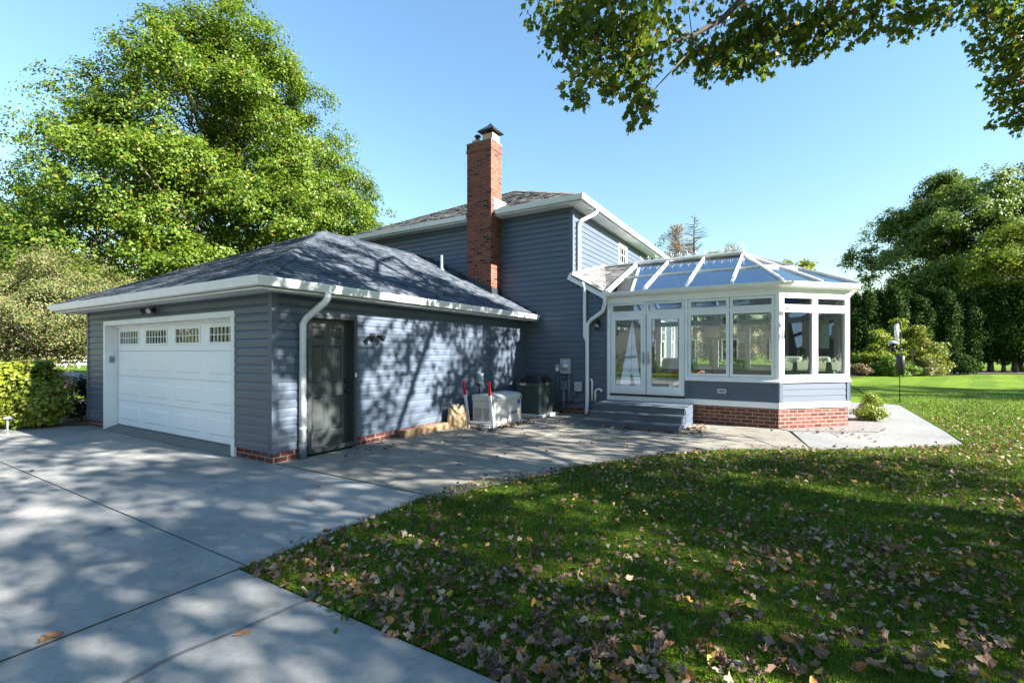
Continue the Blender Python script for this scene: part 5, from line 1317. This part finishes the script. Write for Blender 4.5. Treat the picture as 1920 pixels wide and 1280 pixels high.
def leafobj(c,v):
    if (c,v) not in base:
        mb=MB(); r2=random.Random(v*7+len(c)); cu=.25+.7*r2.random(); tw=r2.uniform(-.6,.6)
        wd=r2.uniform(.6,1.0); fo=r2.uniform(-.4,.6); V=[(wd*x*(1+.45*r2.uniform(-1,1))+r2.uniform(-.05,.05),y+r2.uniform(-.09,.09),(x*x*2.0+(y-.5)**2*1.2)*cu+fo*abs(x)+tw*x*y+r2.uniform(-.09,.09)) for x,y,z in (MAPLE if v%2 else CRISP)]
        c0=(0,.45,-.02)
        for i in range(len(V)): mb.face([c0,V[i],V[(i+1)%len(V)]])
        mb.tube([V[0],(.03,-.2,.05),(.06,-.42,.16)],[.012,.010,.008],4)
        o=mb.build('fallen_leaf',M['fallen_'+c],fix=False); base[(c,v)]=o; return o
    o=base[(c,v)].copy(); col.objects.link(o); return o
for i in near:
    c=rg.choices([f[0] for f in FC],wts)[0]; o=leafobj(c,rg.randrange(12)); s=rg.uniform(.048,.082)
    o.scale=(s,s,s); o.location=(P[i][0],P[i][1],rg.uniform(.015,.045)); o.rotation_euler=(rg.gauss(0,.4),rg.gauss(0,.4),rg.uniform(0,6.28))
    tag(o,labs[c],'fallen leaf',{'mauve':'dusky pink brown','brown':'reddish brown','pale':'pale tan','dark':'dark purple brown'}.get(c,c)+' leaves on the near lawn')
for (px,py,c,lb) in ((470,1186,'orange','rust coloured leaf alone on the nearest driveway slab'),(118,1192,'brown','small brown leaf caught in the wide driveway joint'),(580,937,'brown','brown leaf alone on the driveway below the side door'),(62,884,'dark','dark leaf on the driveway near the left edge'),(210,990,'brown','brown leaf on the sunny middle of the driveway'),(78,1207,'orange','orange leaf fragment in the joint near the left edge'),(605,832,'brown','curled brown leaf at the side door threshold'),(865,872,'dark','dark leaf on the patio near the paver edge'),(820,845,'brown','small brown leaf on the sunny patio slab')):
    o=leafobj(c,rg.randrange(4)); x,y=gp(px,py); s=.085; o.scale=(s,s,s*.3); o.location=(x,y,.012); o.rotation_euler=(rg.gauss(0,.15),rg.gauss(0,.15),rg.uniform(0,6.28)); tag(o,lb,'fallen leaf','leaves lying on the paving')
# a weed at the lawn edge
wx,wy=gp(640,1165); n=34
pp=np.stack([wx+rng.normal(size=n)*.045,wy+.06+rng.normal(size=n)*.05,rng.uniform(.02,.09,n)],1); nn=rng.normal(size=(n,3))*.4; nn[:,2]+=1
r=empty('weed',(wx,wy,0),0,'broad leaved green weed at the near edge of the lawn','weed')
scatter('leaves',pp-np.array([wx,wy,0]),frames(nn),rng.uniform(.025,.055,n),QUAD*np.array([1.3,1,1]),M['oak_leaf_dark'],r)

# ------------------------------------------------------------------ yard objects
x,y=at(14,9.15); r=empty('path_light',(x,y,0),0,'short mushroom shaped metal path light in the mulch bed by the hedge','path light')
mb=MB(); mb.tube([(0,0,0),(0,0,.31)],[.012,.012],8); mb.build('stem',M['meter'],r)
mb=MB(); mb.lathe([(.075,.30),(.07,.312),(.04,.335),(.012,.345)],(0,0,0),16); mb.build('cap',M['meter'],r)
x,y=at(1687,14.75); r=empty('bird_feeder_pole',(x,y,0),0,'thin black bird feeder pole with cylindrical dark baffle on the lawn','feeder pole')
a=Vector((-.855*0-.0,0,0)); lx=Vector((CA,SA,0))          # towards the right of the view
mb=MB(); pts=[(0,0,0),(0,0,1.2),tuple(lx*.05+up*2.3),tuple(lx*.03+up*2.55),tuple(lx*-.03+up*2.62),tuple(lx*-.09+up*2.55),tuple(lx*-.10+up*2.50)]; mb.tube(pts,[.013]*7,8)
mb.tube([tuple(lx*.04+up*2.05),tuple(lx*-.1+up*2.12),tuple(lx*-.2+up*2.06),tuple(lx*-.21+up*2.02)],[.010]*4,8); mb.build('pole',M['black'],r)
mb=MB(); mb.lathe([(.115,.90),(.115,1.46),(.10,1.48),(.02,1.485)],(lx.x*.02,lx.y*.02,0),20); mb.build('baffle',M['black'],r)
c=lx*-.10
r=empty('bird_feeder',(x+c.x,y+c.y,1.65),0,'white tube bird feeder hanging from the black pole','bird feeder')
mb=MB(); mb.lathe([(.03,.84),(.06,.80),(.065,.78)],(0,0,0),14); mb.tube([(0,0,.83),(0,0,.86)],[.004,.004],5); mb.lathe([(.07,.0),(.07,.03),(.05,.04)],(0,0,0),14); mb.build('cap',M['galv'],r)
mb=MB(); mb.lathe([(.058,.035),(.058,.78)],(0,0,0),16); mb.build('seed_tube',M['label'],r)
for o in r.children: o.scale=(1,1,.62); o.location=(0,0,.32)
c=lx*-.21
r=empty('bird_feeder',(x+c.x,y+c.y,1.62),0,'small dark dome roofed bird feeder left of the white tube','bird feeder')
mb=MB(); mb.lathe([(.17,.24),(.13,.30),(.05,.335),(.01,.34)],(0,0,0),16); mb.tube([(0,0,.33),(0,0,.40)],[.004,.004],5); mb.build('roof',M['meter'],r)
mb=MB(); mb.lathe([(.12,0),(.13,.03),(.12,.035)],(0,0,0),16); mb.lathe([(.06,.03),(.06,.24)],(0,0,0),12); mb.build('cage',M['black'],r)
x,y=at(1711,31.0); r=empty('birdhouse',(x,y,0),0,'small wooden birdhouse on a post in front of the golden shrub','birdhouse')
mb=MB(); mb.box(-.045,.045,-.045,.045,0,1.35); mb.build('post',M['timber'],r)
mb=MB(); mb.box(-.13,.13,-.13,.13,1.35,1.65); mb.face([(-.13,-.13,1.65),(.13,-.13,1.65),(0,-.13,1.8)]); mb.face([(-.13,.13,1.65),(.13,.13,1.65),(0,.13,1.8)]); mb.build('box',M['timber'],r)
mb=MB(); mb.bar((-.1,-.17,1.70),(-.1,.17,1.70),.24,.02,up=(-.6,0,.7)); mb.bar((.1,-.17,1.70),(.1,.17,1.70),.24,.02,up=(.6,0,.7)); mb.build('roof',M['bark'],r)
# white fence far left
x0,y0=at(96,47); x1,y1=at(172,50); r=empty('white_fence',(x0,y0,0),0,'distant low white fence beyond the road on the left','fence')
A0=Vector((0,0,0)); B0=Vector((x1-x0,y1-y0,0))
mb=MB(); 
for z in (.35,.75,1.1): mb.bar(A0+up*z,B0+up*z,.05,.16)
mb.build('rails',M['white'],r)
for k in range(4):
    p=A0.lerp(B0,k/3); mb=MB(); mb.box(p.x-.07,p.x+.07,p.y-.07,p.y+.07,0,1.3); mb.build('fence_post',M['white'],r)

# ------------------------------------------------------------------ sunroom furniture
FZ=.521
r=empty('sofa',(.2,12.9,FZ),0,'pale sage sofa with loose back cushions behind the angled sunroom windows','sofa')
mb=MB(); mb.box(-.55,.50,-.32,.42,.10,.42); sub(mb,'seat',M['fabric'],r,.03).matrix_parent_inverse=Matrix.Identity(4)
mb=MB(); mb.face([(-.55,-.42,.1),(.5,-.42,.1),(.52,-.46,.86),(-.57,-.46,.86)]); mb.face([(-.55,-.25,.1),(-.57,-.28,.86),(.52,-.28,.86),(.5,-.25,.1)]); mb.face([(-.57,-.46,.86),(.52,-.46,.86),(.52,-.28,.86),(-.57,-.28,.86)]); mb.face([(-.55,-.42,.1),(-.57,-.46,.86),(-.57,-.28,.86),(-.55,-.25,.1)]); mb.face([(.5,-.42,.1),(.5,-.25,.1),(.52,-.28,.86),(.52,-.46,.86)])
o=mb.build('backrest',M['fabric'],r)
for s in (-.3,.24):
    mb=MB(); mb.box(s-.24,s+.24,-.27,-.08,.42,.98); o=mb.build('back_cushion',M['fabric'],r,bevel=.06)
for s in (-.62,.5):
    mb=MB(); mb.box(s,s+.12,-.42,.42,.08,.62); o=mb.build('armrest',M['fabric'],r,bevel=.04)
for a in (-.5,.45):
    for b_ in (-.36,.36):
        mb=MB(); mb.tube([(a,b_,0),(a,b_,.1)],[.02,.028],8); mb.build('leg',M['timber'],r)
r=empty('armchair',(-2.62,13.15,FZ),.5,'dark green armchair with a coral throw seen through the right french door','armchair')
mb=MB(); mb.box(-.4,.4,-.38,.38,.08,.42); mb.build('seat',M['fabricdark'],r,bevel=.05)
mb=MB(); mb.box(-.42,.42,.25,.46,.3,.92); mb.build('backrest',M['fabricdark'],r,bevel=.08)
for s in (-.5,.36):
    mb=MB(); mb.box(s,s+.14,-.38,.42,.08,.6); mb.build('armrest',M['fabricdark'],r,bevel=.05)
mb=MB()
for j in range(8):
    for k in range(6):
        def q_(a,b_): return (-.45+.11*a,-.42+.07*b_+.05*math.sin(a),.52+.07*math.sin(a*.9+b_*.4)+.03*math.cos(b_*1.3))
        mb.face([q_(j,k),q_(j+1,k),q_(j+1,k+1),q_(j,k+1)],smooth=True)
o=mb.build('throw',M['fabricred'],r); o.modifiers.new('s','SOLIDIFY').thickness=.02
r=empty('floor_lamp',(-2.05,14.5,FZ),0,'floor lamp with white drum shade inside the sunroom','floor lamp')
mb=MB(); mb.lathe([(.16,0),(.16,.02),(.02,.03)],(0,0,0),16); mb.tube([(0,0,.02),(0,0,1.6)],[.012,.012],8); mb.build('stand',M['black'],r)
mb=MB(); mb.lathe([(.21,1.5),(.19,1.9)],(0,0,0),20); mb.build('lamp_shade',M['shade'],r)
r=empty('coffee_table',(-1.2,13.6,FZ),0,'low wooden coffee table in the middle of the sunroom','table')
mb=MB(); mb.box(-.5,.5,-.3,.3,.4,.44); mb.build('tabletop',M['timber'],r,bevel=.005)
for a in (-.45,.45):
    for b_ in (-.25,.25):
        mb=MB(); mb.tube([(a,b_,0),(a*.95,b_*.95,.4)],[.018,.025],8); mb.build('leg',M['timber'],r)
p=PQ.pt(.5,2.35,-.16); r=empty('roller_blind',p,0,'cream roller blind half lowered over a far sunroom window','blind')
mb=MB(); PQ.box(mb,.42,1.02,1.70,2.46,-.165,-.16); sub(mb,'blind_cloth',M['shade'],r)
mb=MB(); mb.tube([PQ.pt(.40,2.46,-.165),PQ.pt(1.04,2.46,-.165)],[.025,.025],10); sub(mb,'roller',M['white'],r)

# ------------------------------------------------------------------ the house across the way, seen mirrored in the windows
NX0,NX1,NYY=-16.0,3.0,-15.0
r=empty('neighbour_house',(-6.5,NYY,0),0,'beige sided house across the drive, mirrored in the sunroom windows','house')
ninv=Matrix.Translation((6.5,-NYY,0))
M['beige']=sidingmat('beige_siding',(.40,.375,.33))
PN=Plane(0,NYY,-1,0,0,1)
wins=[(-x-1.0,-x,1.0,2.5) for x in (-14,-10.5,-7.5,-4.6,-1.5)]+[(-x-1.0,-x,3.6,5.0) for x in (-14,-10.5,-7.5,-4.6,-1.5)]
mb=MB(); siding(mb,PN,-NX1,-NX0,.3,5.6,course=.16,holes=wins,deep=.018); o=mb.build('wall',M['beige'],r,False); o.matrix_parent_inverse=ninv
mb=MB(); mb.box(NX0,NX1,NYY-8,NYY-.15,.3,5.6); o=mb.build('inner_wall',M['beige'],r); o.matrix_parent_inverse=ninv
mb=MB(); mb.box(NX0,NX1,NYY-8,NYY-.004,0,.3); o=mb.build('foundation',M['brick'],r); o.matrix_parent_inverse=ninv
mb=MB(); 
for pts,al,u in (([(NX0-.4,NYY+.4,5.6),(NX1+.4,NYY+.4,5.6),(NX1+.4,NYY-4,8),(NX0-.4,NYY-4,8)],(1,0,0),(0,-1,.545)),([(NX0-.4,NYY-8.4,5.6),(NX1+.4,NYY-8.4,5.6),(NX1+.4,NYY-4,8),(NX0-.4,NYY-4,8)],(1,0,0),(0,1,.545))): roofplane(mb,pts,al,u)
mb.face([(NX0,NYY,5.6),(NX0,NYY-8,5.6),(NX0,NYY-4,7.9)]); mb.face([(NX1,NYY,5.6),(NX1,NYY-8,5.6),(NX1,NYY-4,7.9)])
o=mb.build('roof',M['shingle2'],r,False); o.matrix_parent_inverse=ninv
for a,b_,c,d_ in wins:
    mb=MB(); PN.frame(mb,a-.06,b_+.06,c-.06,d_+.06,.08,-.08,.03); PN.box(mb,a,b_,(c+d_)/2-.02,(c+d_)/2+.02,-.05,0); f=mb.build('window',M['white'],r); f.matrix_parent_inverse=ninv
    mb=MB(); PN.quad(mb,a,b_,c,d_,-.06); o=mb.build('window_pane',M['darkglass'],f,False)
for k,x in enumerate((-14.5,-12.4,-9.4,-6.6,-3.4,-.2)):
    plant('foundation_shrub','clipped green shrub at the foot of the beige house across the drive','shrub',(x,NYY+1.1),[(.1,.55),(.5,.75),(1.0,.6),(1.4+.2*(k%2),.2)],30,.22,2500,.09,'oak_leaf_dark',tr=.04,seed=80+k,branch=False,group='shrubs of the beige house')
for k,(x,y,h,lm) in enumerate(((-34,-9,11,'gold_leaf'),(-26,-14,10,'rust_leaf'),(-42,-6,12,'oak_leaf_dark'),(-30,-20,13,'back_leaf'))):
    plant('autumn_tree',('golden autumn tree mirrored in the garage door windows','rust coloured tree mirrored in the garage door windows','green tree out of frame beyond the driveway','tall dark tree out of frame behind the autumn trees')[k],'tree',(x,y),[(1.5,h*.3),(h*.45,h*.38),(h*.8,h*.25),(h,h*.06)],50,h*.11,8000,.3,lm,tr=.25,seed=90+k,branch=False)

# ------------------------------------------------------------------ light, sky, camera
EL=R(SUN_EL); sh=Vector((.995,.10,0)).normalized(); sv=Vector((sh.x*math.cos(EL),sh.y*math.cos(EL),math.sin(EL)))
L=bpy.data.lights.new('sun','SUN'); L.energy=SUN_E; L.angle=R(.53); L.color=(1.0,.95,.87)
lo=bpy.data.objects.new('sun',L); col.objects.link(lo); lo.rotation_euler=(-sv).to_track_quat('-Z','Y').to_euler(); lo.location=(30,10,25)
w=bpy.data.worlds.new('World'); scn.world=w; w.use_nodes=True; nt=w.node_tree; nt.nodes.clear()
sk=nt.nodes.new('ShaderNodeTexSky'); sk.sky_type='NISHITA'; sk.sun_disc=False; sk.sun_elevation=EL; sk.sun_rotation=math.atan2(sh.x,sh.y)
sk.altitude=200; sk.air_density=SKY_AIR; sk.dust_density=SKY_DUST; sk.ozone_density=7.0
bg=nt.nodes.new('ShaderNodeBackground'); bg.inputs[1].default_value=SKY_S; ou=nt.nodes.new('ShaderNodeOutputWorld')
nt.links.new(sk.outputs[0],bg.inputs[0]); nt.links.new(bg.outputs[0],ou.inputs[0])
cam=bpy.data.cameras.new('camera'); cam.sensor_width=36; cam.lens=36*F/1920; cam.shift_y=(HZ-640)/1920; cam.clip_start=.05; cam.clip_end=3000
co=bpy.data.objects.new('camera',cam); col.objects.link(co); co.location=(0,0,EYE); co.rotation_euler=(R(90),0,YAW); scn.camera=co
vs=scn.view_settings; vs.view_transform='Standard'; vs.look='None'; vs.gamma=1; vs.exposure=EXPO; vs.use_curve_mapping=False
scn.render.engine='CYCLES'; scn.cycles.max_bounces=8; scn.cycles.transparent_max_bounces=16; scn.cycles.caustics_reflective=False; scn.cycles.caustics_refractive=False
